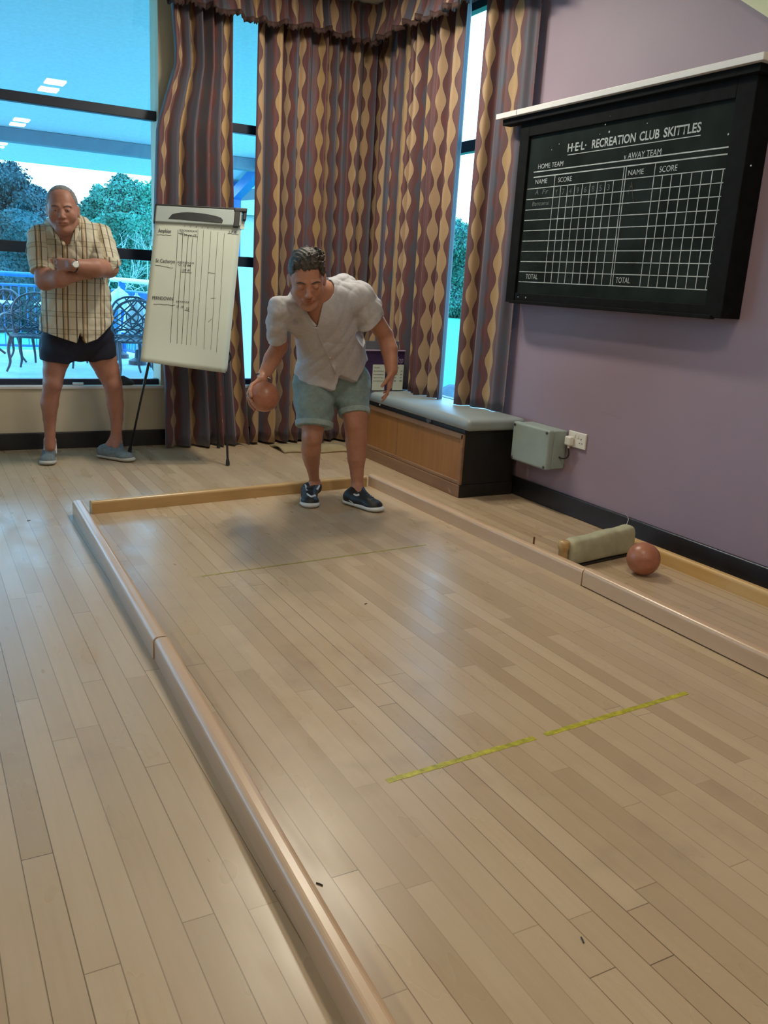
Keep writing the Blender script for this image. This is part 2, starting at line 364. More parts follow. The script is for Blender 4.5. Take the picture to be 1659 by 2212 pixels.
# ================================================================== CURTAINS
def curtain(name, path, z0, z1, fold, amp, seed, label, mt=M_CURT, top_pinch=None, hem_flare=0.0, wave_hem=None, cat='curtain', uoff=0.0, group=None, pinch_fn=None):
    rnd = random.Random(seed); pts = [Vector((x, y, 0)) for x, y in path]
    seg = [(pts[i+1]-pts[i]).length for i in range(len(pts)-1)]; L = sum(seg)
    n = max(8, int(L/0.0085)); base = []; nor = []
    for i in range(n+1):
        s = L*i/n; k = 0
        while k < len(seg)-1 and s > seg[k]: s -= seg[k]; k += 1
        d = (pts[k+1]-pts[k]).normalized(); base.append(pts[k]+d*s); nor.append(Vector((d.y, -d.x, 0)))
    for _ in range(6):  # round the corners
        base = [base[0]]+[(base[i-1]+base[i]*2+base[i+1])/4 for i in range(1, n)]+[base[-1]]
        nor = [nor[0]]+[((nor[i-1]+nor[i]*2+nor[i+1])/4) for i in range(1, n)]+[nor[-1]]
    # fold phase: irregular widths
    ph = [0.0]; f = fold
    for i in range(n):
        if i % max(2, int(fold/0.0085)) == 0: f = fold*rnd.uniform(0.7, 1.45); am = rnd.uniform(0.6, 1.25)
        ph.append(ph[-1]+(L/n)/f*2*math.pi)
    ams = [0.75+0.35*math.sin(p*0.31+seed) for p in ph]
    rows = 36; bm = newbm(); uvl = bm.loops.layers.uv.new('UVMap'); grid = []; us = []
    def pos(i, v):
        z = z0+(z1-z0)*v
        sway = 0.35*math.sin(v*2.3+ph[i]*0.13+seed)
        q = math.sin(ph[i]+sway)+0.28*math.sin(2.1*ph[i]+1.3+sway*2)
        a = amp*ams[i]*(0.42 if (name == 'curtain' and base[i].x > XR-0.09) else 1.0)*(1.0+0.25*(1-v))*(0.55 if v > 0.97 else 1)
        P = base[i]+nor[i].normalized()*(a*q+hem_flare*(1-v)**2)
        if pinch_fn: P = pinch_fn(P, v, z)
        if wave_hem: z = z+(1-v)**1.5*wave_hem(i/n, ph[i])
        return Vector((P.x, P.y, z))
    mid = [pos(i, 0.5) for i in range(n+1)]; acc = [uoff]
    for i in range(n): acc.append(acc[-1]+(mid[i+1]-mid[i]).length)
    for j in range(rows+1):
        grid.append([bm.verts.new(pos(i, j/rows)) for i in range(n+1)])
    for j in range(rows):
        for i in range(n):
            fc = bm.faces.new((grid[j][i], grid[j][i+1], grid[j+1][i+1], grid[j+1][i]))
            for lp, (ii, jj) in zip(fc.loops, ((i, j), (i+1, j), (i+1, j+1), (i, j+1))):
                lp[uvl].uv = (acc[ii], grid[jj][ii].co.z)
            fc.smooth = True
    o = obj(name, bm, mt, world='raw'); recentre(o, (base[n//2].x, base[n//2].y, z0))
    md = o.modifiers.new('thickness', 'SOLIDIFY'); md.thickness = 0.003
    return tag(o, label, cat, group)
yc = YB-0.13; xc = XR-0.14
# curtain in front of the pier: pinched in on its left side near the top, so the cream pier shows
cA = [on_y(x, 300, yc-0.02)[0] for x in (340, 484)]
def pinchA(P, v, z):
    x0, x1 = cA; t = (P.x-x0)/(x1-x0)
    # left edge: px 351 at top, 368 at y=100, 337 at 236, 329 at 440, 350 at the bottom ; right edge 484 .. 505 .. 518
    lx = np.interp(z, [0.0, 0.45, 1.6, 2.2, 2.62, 3.0], [1.60, 1.60, 1.535, 1.56, 1.69, 1.66])
    rx = np.interp(z, [0.0, 0.45, 1.0, 1.6, 2.2, 3.0], [2.235, 2.19, 2.15, 2.09, 2.07, 2.07])
    return Vector((lx+(rx-lx)*t, P.y, z))
GC = 'wavy striped curtains'
curtain('curtain', [(cA[0], yc-0.03), (cA[1], yc-0.03)], 0.015, 3.12, 0.10, 0.052, 3, 'wavy striped curtain hanging on the pier behind the flipchart', pinch_fn=pinchA, uoff=0.02, group=GC)
xb0 = on_y(548, 500, yc)[0]; ysl = on_x(846, 420, xc)[1]
curtain('curtain', [(xb0, yc), (xc-0.05, yc), (xc, yc-0.05), (xc, ysl+0.012)], 0.02, 3.12, 0.11, 0.058, 11, 'wide wavy striped curtain filling the corner behind the bowling man', uoff=0.06, group=GC)
yC1 = on_x(1012, 100, xc)[1]
curtain('curtain', [(xc, ysl-0.006), (xc, yC1)], 0.508, 3.12, 0.11, 0.052, 21, 'wavy striped curtain left of the bright window slit, above the long bench', uoff=0.10, group=GC)
yD0, yD1 = on_x(1050, 100, xc)[1], max(4.468, on_x(1168, 100, XR-0.055)[1])
curtain('curtain', [(xc, yD0), (xc, yD0-0.06), (XR-0.075, yD0-0.2), (XR-0.055, yD1)], 0.508, 3.12, 0.115, 0.036, 33, 'wavy striped curtain between the bright window slit and the purple wall', uoff=0.03, group=GC)
# gathered pelmet
yp, xp = YB-0.24, XR-0.27
def hem(t, ph): return 0.018*math.sin(ph*0.5)-0.02*math.sin(t*40)
M_FRINGE = mat('dark_pelmet_fringe', (0.05, 0.022, 0.018), 0.8, 0.3, 30)
def swag(t, ph): return 0.014*math.sin(ph*0.5+1)+0.012*math.sin(t*23)
curtain('pelmet', [(1.56, yp), (xp-0.04, yp), (xp, yp-0.04), (xp, 4.36)], 2.945, 3.19, 0.085, 0.026, 44, 'gathered patterned pelmet valance running along the top of the curtains', hem_flare=0.045, wave_hem=swag, cat='pelmet', uoff=0.0)
pel = bpy.data.objects['pelmet']
bm = newbm(); prev = None
me = pel.data; n1 = [v.co.copy() for v in me.vertices]
rowlen = len(n1)//37; bot = n1[:rowlen]
va = [bm.verts.new(c+Vector((0, 0, 0.012))) for c in bot]; vb = [bm.verts.new(c+Vector((0, 0, -0.022-0.008*math.sin(i*1.9)))) for i, c in enumerate(bot)]
for i in range(rowlen-1): bm.faces.new((va[i], va[i+1], vb[i+1], vb[i]))
fr = obj('fringe', bm, M_FRINGE, pel, smooth=True); md = fr.modifiers.new('thickness', 'SOLIDIFY'); md.thickness = 0.006; md.offset = 0
tag(fr, 'dark fringe along the pelmet hem')
bm = newbm(); box(bm, 1.5, xp+0.12, yp+0.05, yp+0.09, 3.10, 3.2); box(bm, xp+0.05, xp+0.09, 4.36, yp+0.05, 3.10, 3.2); struct('trim_4', bm, M_LINING)
# ================================================================== SKITTLE LANE
def rail(name, p0, p1, side, mt, label, h=0.078, w=0.052, gap=0.0, group=None, cat='lane rail'):
    """p0,p1: foot line on the floor; side: unit direction in which the rail has its width"""
    p0 = Vector((p0[0], p0[1], gap)); p1 = Vector((p1[0], p1[1], gap)); d = (p1-p0).normalized(); s = Vector((d.y, -d.x, 0)); s = s if s.dot(Vector(side)) > 0 else -s
    pr = [(0, 0), (w, 0)]; r = 0.018
    for k in range(7): a = math.pi/2*k/6; pr.append((w-r+r*math.cos(a), h-r+r*math.sin(a)))
    for k in range(7): a = math.pi/2+math.pi/2*k/6; pr.append((r+r*math.cos(a), h-r+r*math.sin(a)))
    bm = newbm(); prism(bm, pr, p0, p1, s, (0, 0, 1))
    for f in bm.faces: f.smooth = len(f.verts) == 4 and abs(f.normal.z) not in (0, 1)
    o = obj(name, bm, mt); mid = (p0+p1)/2; recentre(o, (mid.x, mid.y, 0)); return tag(o, label, cat, group)
def fpt(x, y): return on_floor(x, y)
LA, LB = fpt(157, 1112), fpt(331, 1424); LC = fpt(740, 2205); LC = LB+(LC-LB)*2.1
dj = (LB-LA)/np.linalg.norm(LB-LA)*0.004
rail('lane_rail', LA, LB-dj, (1, 0, 0), M_RAIL_PINK, 'rounded pine rail on the left of the lane, far length reaching the corner')
rail('lane_rail', LB+dj+[0.004, 0, 0], LC, (1, 0, 0), M_RAIL_PINK, 'rounded pine rail on the left of the lane, near length at the picture bottom')
RA, RB = fpt(795, 1049), fpt(1255, 1266); RC = fpt(1659, 1467); RD = RB+(RC-RB)*3.0
dj = (RB-RA)/np.linalg.norm(RB-RA)*0.004
rail('lane_rail', RA, RB-dj, (1, 0, 0), M_RAIL_PINK, 'rounded pine rail on the right of the lane, far length beside the bench')
rail('lane_rail', RB+dj, RD, (1, 0, 0), M_RAIL_PINK, 'rounded pine rail on the right of the lane, near length beside the ball return', gap=0.006)
EA, EB = fpt(199, 1111), fpt(792, 1051)
rail('lane_rail', EA, EB, (0, 1, 0), M_RAIL_GOLD, 'golden pine rail closing the far end of the lane behind the bowling man', h=0.070, w=0.045)
BA, BB = fpt(1385, 1196), fpt(1659, 1313); BE = BA+(BB-BA)*2.6
rail('lane_rail', (3.218, 3.20, 0), (3.212, 0.2, 0), (1, 0, 0), M_RAIL_GOLDY, 'golden pine rail of the ball return, beside the black skirting', h=0.068, w=0.045)
bpy.data.objects['lane_rail.005'].name = 'return_rail'
# tapes
M_TAPE = mat('yellow_green_floor_tape', (0.42, 0.38, 0.03), 0.4, 0.35, 45)
M_TAPE2 = mat('faded_olive_floor_tape', (0.30, 0.26, 0.06), 0.5, 0.3, 40)
def tape(a, c, w, mt, label, skip=None):
    a, c = Vector(a), Vector(c); d = (c-a).normalized(); s = Vector((-d.y, d.x, 0)); bm = newbm(); n = 60; L = (c-a).length
    rr = random.Random(5)
    for i in range(n):
        t0, t1 = i/n, (i+1)/n
        if skip and skip[0] < t0 < skip[1]: continue
        e = [rr.uniform(-0.0012, 0.0012) for _ in range(2)]
        P, Q = a+(c-a)*t0, a+(c-a)*t1
        vs = [bm.verts.new(v) for v in (P-s*w/2+s*e[0], Q-s*w/2+s*e[0], Q+s*w/2+s*e[1], P+s*w/2+s*e[1])]
        top = [bm.verts.new(v.co+Vector((0, 0, 0.0009))) for v in vs]
        bm.faces.new(top)
        for k in range(4): bm.faces.new((vs[k], vs[(k+1) % 4], top[(k+1) % 4], top[k]))
    o = obj('floor_tape_line', bm, mt); recentre(o, (a+c)/2); return tag(o, label, 'tape line')
tape(fpt(836, 1688), fpt(1483, 1497), 0.020, M_TAPE, 'bright yellow tape line across the lane, near one with a worn gap', skip=(0.42, 0.46))
tape(fpt(435, 1245), fpt(920, 1177), 0.011, M_TAPE2, 'thin faded tape line across the lane, just in front of the bowling man')
# balls
def ball_mat(name, c0, c1):
    m, b, p = new_mat(name); tc = b.node('ShaderNodeTexCoord').outputs['Object']
    c = b.mix(b.ramp(b.noise(tc, 22, 5, 0.6), 0.35, 0.7), c0, c1); c = b.mix(b.ramp(b.noise(tc, 60, 3, 0.6), 0.66, 0.75, 0, 0.7), c, (0.14, 0.06, 0.04))
    b.put(p.inputs['Base Color'], c); p.inputs['Roughness'].default_value = 0.36; b.put(p.inputs['Normal'], b.bump(b.noise(tc, 50, 3), 0.2, 0.002)); return m
M_BALL = ball_mat('scuffed_brown_skittle_ball', (0.34, 0.125, 0.07), (0.42, 0.17, 0.10))
def sphere(bm, r, c=(0, 0, 0), u=40, v=24, sc=(1, 1, 1), R=None):
    g = bmesh.ops.create_uvsphere(bm, u_segments=u, v_segments=v, radius=r)
    M = Matrix.Translation(Vector(c)) @ (R.to_4x4() if R is not None else Matrix.Identity(4)) @ Matrix.Diagonal((*sc, 1))
    bmesh.ops.transform(bm, matrix=M, verts=g['verts']); return g['verts']
BR = 0.0785
bm = newbm(); sphere(bm, BR, u=56, v=36)
for v in bm.verts:  # finger-nick dents
    for d in ((-0.45, -0.85, 0.05), (0.5, -0.7, 0.45)):
        q = Vector(d).normalized()*BR
        if (v.co-q).length < 0.012: v.co *= 0.965
fb = obj('skittle_ball', bm, M_BALL, smooth=True); fp = fpt(1400, 1249); fb.location = (fp[0]+0.01, fp[1]+0.055, BR)
tag(fb, 'brown wooden skittle ball lying on the floor of the ball return', 'ball')
HB = Vector(on_y(571, 857, 4.22))
hb = bpy.data.objects.new('skittle_ball', fb.data.copy()); COL.objects.link(hb); hb.location = HB; hb.rotation_euler = (0.7, 0.4, 1.0)
tag(hb, 'brown wooden skittle ball held in the hand of the bowling man', 'ball')
# padded stop
t = empty('padded_stop', (2.97, 3.01, 0), 'canvas padded beam lying across the ball return beside the loose ball', 'ball stop')
M_CANVAS = mat('grey_green_canvas', (0.40, 0.385, 0.26), 0.75, 0.16, 16, bump=0.3, bscale=200)
A, Bp = Vector((2.715, 2.975, 0)), Vector((3.195, 3.045, 0)); d = (Bp-A).normalized(); s = Vector((-d.y, d.x, 0))
bm = newbm(); n = 18; rings = []
for i in range(n+1):
    f = i/n; L = (Bp-A).length; e = min(f, 1-f); rr = 0.92 if e < 0.01 else 1.0
    P = A+(Bp-A)*f; hgt = (0.128+0.022*f+0.003*math.sin(f*14)); wd = 0.085+0.004*math.sin(f*9); zb = 0.012
    ring = []
    for (a, b) in ((-1, 0), (-1, .25), (-1, .5), (-1, .8), (-.8, 1), (-.3, 1.03), (.3, 1.03), (.8, 1), (1, .8), (1, .5), (1, .25), (1, 0), (0.4, 0), (-.4, 0)):
        Q = P+s*(0.045+a*wd/2*rr*(1-0.1*abs(b-0.5)))+Vector((0, 0, zb+b*(hgt-zb)*rr)); ring.append(bm.verts.new(Q))
    rings.append(ring)
for a, b in zip(rings, rings[1:]):
    for k in range(14): bm.faces.new((a[k], a[(k+1) % 14], b[(k+1) % 14], b[k]))
bm.faces.new(rings[0]); bm.faces.new(rings[-1][::-1])
o = obj('canvas_pad', bm, M_CANVAS, t, smooth=True, world=True); m2 = o.modifiers.new('round', 'SUBSURF'); m2.levels = 1; m2.render_levels = 2
bm = newbm(); box(bm, -0.0, 0.505, -0.0, 0.095, 0.0, 0.012, 0.003, M=Matrix.Translation(A) @ Matrix.Rotation(math.atan2(d.y, d.x), 4, 'Z')); obj('base_board', bm, M_DARKWOOD, t, world=True)
bm = newbm(); c = A-d*0.022+s*0.045
lathe(bm, [(0.0, 0.012), (0.024, 0.014), (0.029, 0.024), (0.029, 0.036), (0.023, 0.048), (0.023, 0.085), (0.029, 0.096), (0.029, 0.122), (0.024, 0.132), (0, 0.133)], 28, c)
o = obj('wooden_roller', bm, M_RAIL_GOLD, t, smooth=True, world=True); tag(o, 'turned wooden end piece')
bm = newbm(); tube(bm, bez([Vector((3.16, 3.10, 0.145)), Vector((3.20, 3.13, 0.17)), Vector((3.18, 3.14, 0.20))], 5), 0.0012, 5); tag(obj('loose_thread', bm, M_SILL, t, world=True), 'white loose thread')
bm = newbm(); P = fpt(1161, 1190); tube(bm, [(P[0]+.02, P[1]+.06, 0), (P[0]+.02, P[1]+.06, 0.055)], 0.005, 8)
o = obj('metal_peg', bm, mat('brass_peg', (0.22, 0.13, 0.06), 0.4, 0.1, metal=0.6)); recentre(o, (P[0]+.02, P[1]+.06, 0)); tag(o, 'short brown metal peg standing up from the floor behind the right rail', 'peg')
# scraps on the floor
for i, (x, y, a, lb) in enumerate([(790, 1305, 0.4, 'tiny dark scrap on the lane boards between the two tape lines, left of centre'), (535, 1722, 0.5, 'tiny dark scrap beside the near left rail, upper of two'), (690, 1911, 2.2, 'tiny dark scrap inside the near left rail, lower of two'), (1258, 2032, 1.2, 'tiny dark speck on the boards near the bottom right'), (62, 1125, 0.2, 'tiny dark scrap on the bright floor left of the lane')]):
    P = fpt(x, y); bm = newbm(); tube(bm, [(P[0]-0.008*math.cos(a), P[1]-0.008*math.sin(a), 0.0015), (P[0], P[1], 0.0025), (P[0]+0.008*math.cos(a), P[1]+0.008*math.sin(a), 0.0015)], 0.0016, 6)
    o = obj('floor_scrap', bm, M_BLACK); recentre(o, P); tag(o, lb, 'scrap')

# ================================================================== BENCH
M_OAK = wood('worn_orange_oak_panel', (0.30, 0.120, 0.032), (0.37, 0.160, 0.045), (0.22, 0.08, 0.025), 2, 0.38, 1.0)
M_OAKD = wood('worn_oak_moulding', (0.22, 0.11, 0.055), (0.30, 0.16, 0.08), (0.16, 0.07, 0.035), 1, 0.45, 1.0, worn=(0.36, 0.22, 0.15))
M_VINYL = mat('grey_blue_vinyl', (0.27, 0.31, 0.315), 0.42, 0.05, 5)
bx0, bx1, by0, by1 = 2.955, XR-0.03, 4.335, 5.93
t = empty('storage_bench', (3.15, 5.2, 0), 'long wooden storage bench with grey padded seat under the right window', 'bench')
bm = newbm(); box(bm, bx0+0.014, bx1, by0+0.012, by1, 0.0, 0.405); obj('carcass', bm, M_DARKWOOD, t, world=True)
bm = newbm(); box(bm, bx0-0.006, bx1, by0-0.008, by0+0.012, 0.0, 0.082, 0.004); obj('end_plinth', bm, M_DARKWOOD, t, world=True)
bm = newbm(); box(bm, bx0+0.004, bx1, by0, by0+0.012, 0.082, 0.405, 0.002); obj('end_panel', bm, M_DARKWOOD, t, world=True)
bm = newbm(); box(bm, bx0-0.008, bx0+0.014, by0-0.006, by1, 0.0, 0.078, 0.004); box(bm, bx0-0.001, bx0+0.014, by0, by1, 0.078, 0.104, 0.006); obj('front_plinth', bm, M_OAKD, t, world=True)
edges = [by0+0.018, 5.165, 5.86, by1]
for i in range(3):
    bm = newbm(); box(bm, bx0+0.005, bx0+0.014, edges[i], edges[i+1], 0.104, 0.375, 0.001); obj('front_panel', bm, M_OAK, t, world=True)
bm = newbm()
box(bm, bx0-0.004, bx0+0.014, by0-0.002, by0+0.02, 0.078, 0.400, 0.003)
for e in edges[1:3]: box(bm, bx0+0.001, bx0+0.014, e-0.004, e+0.004, 0.104, 0.375, 0.001)
box(bm, bx0-0.004, bx0+0.014, by0, by1, 0.368, 0.402, 0.003); obj('front_moulding', bm, M_OAKD, t, world=True)
bm = newbm(); box(bm, bx0+0.006, bx1, by0-0.004, by1, 0.402, 0.428, 0.004); lid = obj('lid', bm, M_DARKWOOD, t, world=True)
bm = newbm(); box(bm, bx0-0.004, bx0+0.006, 4.72, 4.78, 0.412, 0.436, 0.002); box(bm, bx0-0.007, bx0-0.003, 4.735, 4.765, 0.405, 0.42, 0.001); cl = obj('hasp', bm, mat('dull_steel', (0.2, 0.2, 0.2), 0.35, 0.1, metal=0.8), t, world=True)
bm = newbm(); sphere(bm, 0.008, (bx0-0.006, 5.42, 0.425), 12, 8); obj('stud', bm, mat('bright_steel', (0.7, 0.7, 0.68), 0.2, 0.05, metal=0.9), t, smooth=True, world=True)
bm = newbm(); box(bm, bx0-0.022, bx1+0.01, by0-0.075, by1, 0.430, 0.505, 0.026)
for v in bm.verts:
    if v.co.z > 0.49: v.co.z += 0.012*math.sin(math.pi*(v.co.x-bx0)/(bx1-bx0))-0.004*abs(math.sin(v.co.y*2.1))
bmesh.ops.transform(bm, matrix=Matrix.Identity(4), verts=bm.verts[:])
obj('seat_cushion', bm, M_VINYL, t, smooth=False, world=True)
for p_ in bpy.data.objects['seat_cushion'].data.polygons: p_.use_smooth = True

# ================================================================== JUNCTION BOX, SOCKET
M_BOX = mat('grey_green_metal_box', (0.30, 0.36, 0.33), 0.4, 0.08, 8)
t = empty('junction_box', (XR, 4.05, 0.38), 'grey metal junction box fixed to the purple wall beside the bench', 'junction box')
bm = newbm(); box(bm, XR-0.10, XR, 3.885, 4.225, 0.262, 0.492, 0.008); obj('box_body', bm, M_BOX, t, world=True)
bm = newbm(); box(bm, XR-0.145, XR-0.10, 3.880, 4.230, 0.258, 0.497, 0.012); lid = obj('box_lid', bm, M_BOX, t, world=True)
for y in (3.90, 4.21):
    for z in (0.275, 0.48):
        bm = newbm(); lathe(bm, [(0.009, 0), (0.009, 0.006), (0.004, 0.008), (0, 0.008)], 14); bmesh.ops.transform(bm, matrix=Matrix.Translation((XR-0.143, y, z)) @ Matrix.Rotation(-math.pi/2, 4, 'Y'), verts=bm.verts[:]); obj('screw', bm, mat('screw_metal', (0.1, 0.1, 0.1), 0.4, metal=0.7) if y == 3.90 and z == 0.275 else bpy.data.materials['screw_metal'], t, smooth=True, world=True)
t = empty('wall_socket', (XR, 3.80, 0.45), 'white double wall socket with one plug in it, on the purple wall', 'wall socket')
M_WP = mat('white_plastic', (0.72, 0.70, 0.64), 0.35, 0.02, 5)
bm = newbm(); box(bm, XR-0.012, XR, 3.714, 3.866, 0.407, 0.500, 0.005); obj('faceplate', bm, M_WP, t, world=True)
bm = newbm()
for (dy, dz, a, c) in ((0, 0.014, .004, .009), (-0.011, -0.010, .008, .004), (0.011, -0.010, .008, .004)): box(bm, XR-0.0135, XR-0.011, 3.752+dy-a/2, 3.752+dy+a/2, 0.45+dz-c/2, 0.45+dz+c/2)
obj('socket_holes', bm, M_BLACK, t, world=True)
for y in (3.778, 3.806):
    bm = newbm(); box(bm, XR-0.016, XR-0.011, y-0.006, y+0.006, 0.468, 0.488, 0.002); obj('switch', bm, M_WP, t, world=True)
t = empty('mains_plug', (XR-0.03, 3.83, 0.445), 'white mains plug with black cable in the left half of the socket', 'plug')
bm = newbm(); box(bm, XR-0.048, XR-0.0135, 3.806, 3.858, 0.415, 0.470, 0.010); obj('plug_body', bm, M_WP, t, world=True)
bm = newbm(); tube(bm, [(XR-0.03, 3.832, 0.418), (XR-0.03, 3.832, 0.40)], 0.008, 12); obj('cable_grip', bm, M_WP, t, world=True)
bm = newbm(); tube(bm, bez([(XR-0.03, 3.832, 0.40), (XR-0.028, 3.825, 0.365), (XR-0.03, 3.84, 0.338), (XR-0.04, 3.87, 0.330), (XR-0.05, 3.884, 0.336)], 8), 0.0042, 10); obj('cable', bm, M_BLACK, t, smooth=True, world=True)

# ================================================================== SCOREBOARD (faces -x; local u runs to smaller y)
bX = XR-0.11
def BU(cx, cy):
    """zoomed-crop pixel -> (y, z) on the board's plane"""
    p = on_x(1080+cx/2.865, 100+cy/2.865, bX); return p[1], p[2]
t = empty('skittles_scoreboard', (XR, 3.65, 1.2), 'big black skittles scoreboard with white painted score grid on the purple wall', 'scoreboard')
M_BFRAME = mat('black_frame_paint', (0.006, 0.0065, 0.007), 0.8, 0.3, 20, spec=0.12); M_BFACE = mat('blackboard_face', (0.011, 0.016, 0.015), 0.85, 0.45, 5, spec=0.1)
M_BLINE = mat('white_painted_lines', (0.42, 0.44, 0.42), 0.6, 0.25, 30)
yl, yr = 4.455, 2.795; zb, zt = 1.205, 2.225
fl_, fr_ = 4.37, 2.90; fbz, ftz = 1.262, 2.145
bm = newbm(); box(bm, bX+0.012, XR-0.001, yr+0.02, yl-0.02, zb+0.02, zt); obj('backboard', bm, M_BFRAME, t, world=True)
bm = newbm(); box(bm, bX, bX+0.012, fr_, fl_, fbz, ftz); obj('board_face', bm, M_BFACE, t, world=True)
bm = newbm()
box(bm, bX-0.018, XR-0.001, fl_, yl, zb, zt, 0.004); box(bm, bX-0.018, XR-0.001, yr, fr_, zb, zt, 0.004)
box(bm, bX-0.018, XR-0.001, fr_, fl_, ftz, zt, 0.004); box(bm, bX-0.010, XR-0.001, fr_, fl_, zb, fbz, 0.004)
obj('frame', bm, M_BFRAME, t, world=True)
bm = newbm(); box(bm, bX-0.03, bX+0.0, yr+0.05, fl_+0.03, zb-0.006, zb+0.012, 0.003); obj('chalk_ledge', bm, M_BFRAME, t, world=True)
bm = newbm(); box(bm, bX-0.05, XR-0.001, yr-0.03, 4.44, zt, zt+0.035, 0.003); box(bm, bX-0.05, bX+0.012, 4.43, 4.60, zt, zt+0.035, 0.003); obj('top_shelf', bm, M_BFRAME, t, world=True)
bm = newbm(); box(bm, bX-0.075, XR-0.001, yr-0.06, 4.44, zt+0.035, zt+0.066, 0.003); box(bm, bX-0.075, bX+0.012, 4.43, 4.64, zt+0.035, zt+0.066, 0.003); tag(obj('white_capping', bm, M_SILL, t, world=True), 'white strip along the top of the board')
# grid of painted lines
bm = newbm(); fx = bX-0.0008
def pl(cx0, cy0, cx1, cy1, w=0.0042, snapx=None, snapz=None):
    (y0, z0), (y1, z1) = BU(cx0, cy0), BU(cx1, cy1)
    if abs(y1-y0) > abs(z1-z0): z0 = z1 = (z0+z1)/2
    else: y0 = y1 = (y0+y1)/2
    if abs(y1-y0) > abs(z1-z0): box(bm, fx-0.0006, fx+0.0006, min(y0, y1), max(y0, y1), z0-w/2, z0+w/2)
    else: box(bm, fx-0.0006, fx+0.0006, y0-w/2, y0+w/2, min(z0, z1), max(z0, z1))
pl(210, 778, 1535, 610, 0.006); pl(210, 808, 1525, 658, 0.006)
yL = BU(170, 1200)[0]; yM0, yM1 = BU(762, 820)[0], BU(776, 820)[0]
yR = np.mean([BU(1510, 748)[0], BU(1375, 1515)[0]])
zl = [BU(x, y)[1] for x, y in ((205, 880), (195, 940), (187, 1005), (180, 1072), (172, 1137), (165, 1200), (158, 1265), (152, 1328), (147, 1392), (142, 1455))]
zr = [BU(x, y)[1] for x, y in ((1510, 748), (1498, 842), (1482, 928), (1465, 1012), (1450, 1097), (1437, 1183), (1422, 1268), (1408, 1350), (1393, 1433), (1375, 1515))]
zs = [(a+c)/2 for a, c in zip(zl, zr)]; z0_, z9_ = zs[0], zs[-1]; zs = [z0_+(z9_-z0_)*i/9 for i in range(10)]
zhead = BU(210, 808)[1]*0.5+BU(1525, 658)[1]*0.5
def hl(z, ya, yb_, w=0.0042): box(bm, fx-0.0006, fx+0.0006, min(ya, yb_), max(ya, yb_), z-w/2, z+w/2)
def vl(y, za, zb_, w=0.0042): box(bm, fx-0.0006, fx+0.0006, y-w/2, y+w/2, min(za, zb_), max(za, zb_))
yLe = fl_-0.012
for z in zs: hl(z, yLe, yR)
vl(yM0, zhead, zs[-1]); vl(yM1, zhead, zs[-1])
cl_ = [BU(x, 1458)[0] for x in (275, 318, 360, 402, 446, 490, 535, 580, 627)]; ct_ = [BU(x, 870)[0] for x in (335, 375, 418, 462, 510, 558, 605, 652, 703)]
ylc = [(a+c)/2 for a, c in zip(cl_, ct_)]
for i, y in enumerate(ylc): vl(y, zhead if i == 0 else zs[0], zs[-1])
cr_ = [BU(x, 1495)[0] for x in (862, 912, 966, 1025, 1085, 1145, 1205, 1267, 1332)]; cu_ = [BU(x, 800)[0] for x in (957, 1010, 1068, 1128, 1190, 1253, 1318, 1385, 1455)]
yrc = [(a+c)/2 for a, c in zip(cr_, cu_)]
for i, y in enumerate(yrc): vl(y, zhead if i == 0 else zs[0], zs[-1])
(yu0, zu0), (yu1, zu1) = BU(420, 672), BU(1242, 552); hl((zu0+zu1)/2, yu0, yu1, 0.004)
obj('grid_lines', bm, M_BLINE, t, world=True)
# lettering: map text (x right, y up) to (-Y, Z) on the board
def TM(y, z, rot=0.0): return Matrix.Translation((fx-0.0008, y, z)) @ Matrix(((0, 0, -1, 0), (-1, 0, 0, 0), (0, 1, 0, 0), (0, 0, 0, 1))) @ Matrix.Rotation(rot, 4, 'Z')
def board_text(m_, s, cx0, cx1, cy0, cy1, cap_cx, cap_cy0, cap_cy1, z=None, **k):
    y0 = BU(cx0, cy0)[0]; y1 = BU(cx1, cy1)[0]; zc = BU(cap_cx, cap_cy1)[1]; ch = BU(cap_cx, cap_cy0)[1]-BU(cap_cx, cap_cy1)[1]
    bm = newbm(); text_fit(bm, s, y0-y1, ch, TM(y0, zc if z is None else z), **k); obj('painted_word' if m_ is M_BLINE else 'chalk_word', bm, m_, t, world=True)
zt_ = (zu0+zu1)/2+0.016
board_text(M_BLINE, 'H·E·L·', 420, 535, 640, 620, 480, 600, 650, z=zt_, bold=0.02)
board_text(M_BLINE, 'RECREATION', 570, 838, 620, 590, 480, 600, 650, z=zt_, bold=0.02)
board_text(M_BLINE, 'CLUB', 862, 985, 590, 570, 480, 600, 650, z=zt_, bold=0.02)
board_text(M_BLINE, 'SKITTLES', 1012, 1243, 560, 530, 480, 600, 650, z=zt_, bold=0.02)
zh = BU(300, 765)[1]
board_text(M_BLINE, 'HOME TEAM', 238, 392, 750, 730, 300, 722, 752, z=None)
zaw = zhead+0.052
board_text(M_BLINE, 'v AWAY TEAM', 768, 998, 690, 665, 880, 650, 688, z=BU(880, 686)[1])
zn = (zhead+zs[0])/2-0.014
board_text(M_BLINE, 'NAME', 220, 292, 850, 845, 255, 822, 850, z=None); board_text(M_BLINE, 'SCORE', 360, 445, 840, 830, 400, 808, 838, z=None)
board_text(M_BLINE, 'NAME', 795, 890, 790, 785, 840, 762, 795, z=None); board_text(M_BLINE, 'SCORE', 988, 1098, 770, 760, 1040, 738, 775, z=None)
board_text(M_BLINE, 'TOTAL', 160, 232, 1440, 1440, 195, 1410, 1440, z=None); board_text(M_BLINE, 'TOTAL', 716, 803, 1462, 1465, 760, 1430, 1465, z=None)
M_CHALK = mat('faint_chalk', (0.12, 0.13, 0.125), 0.8, 0.3, 40)
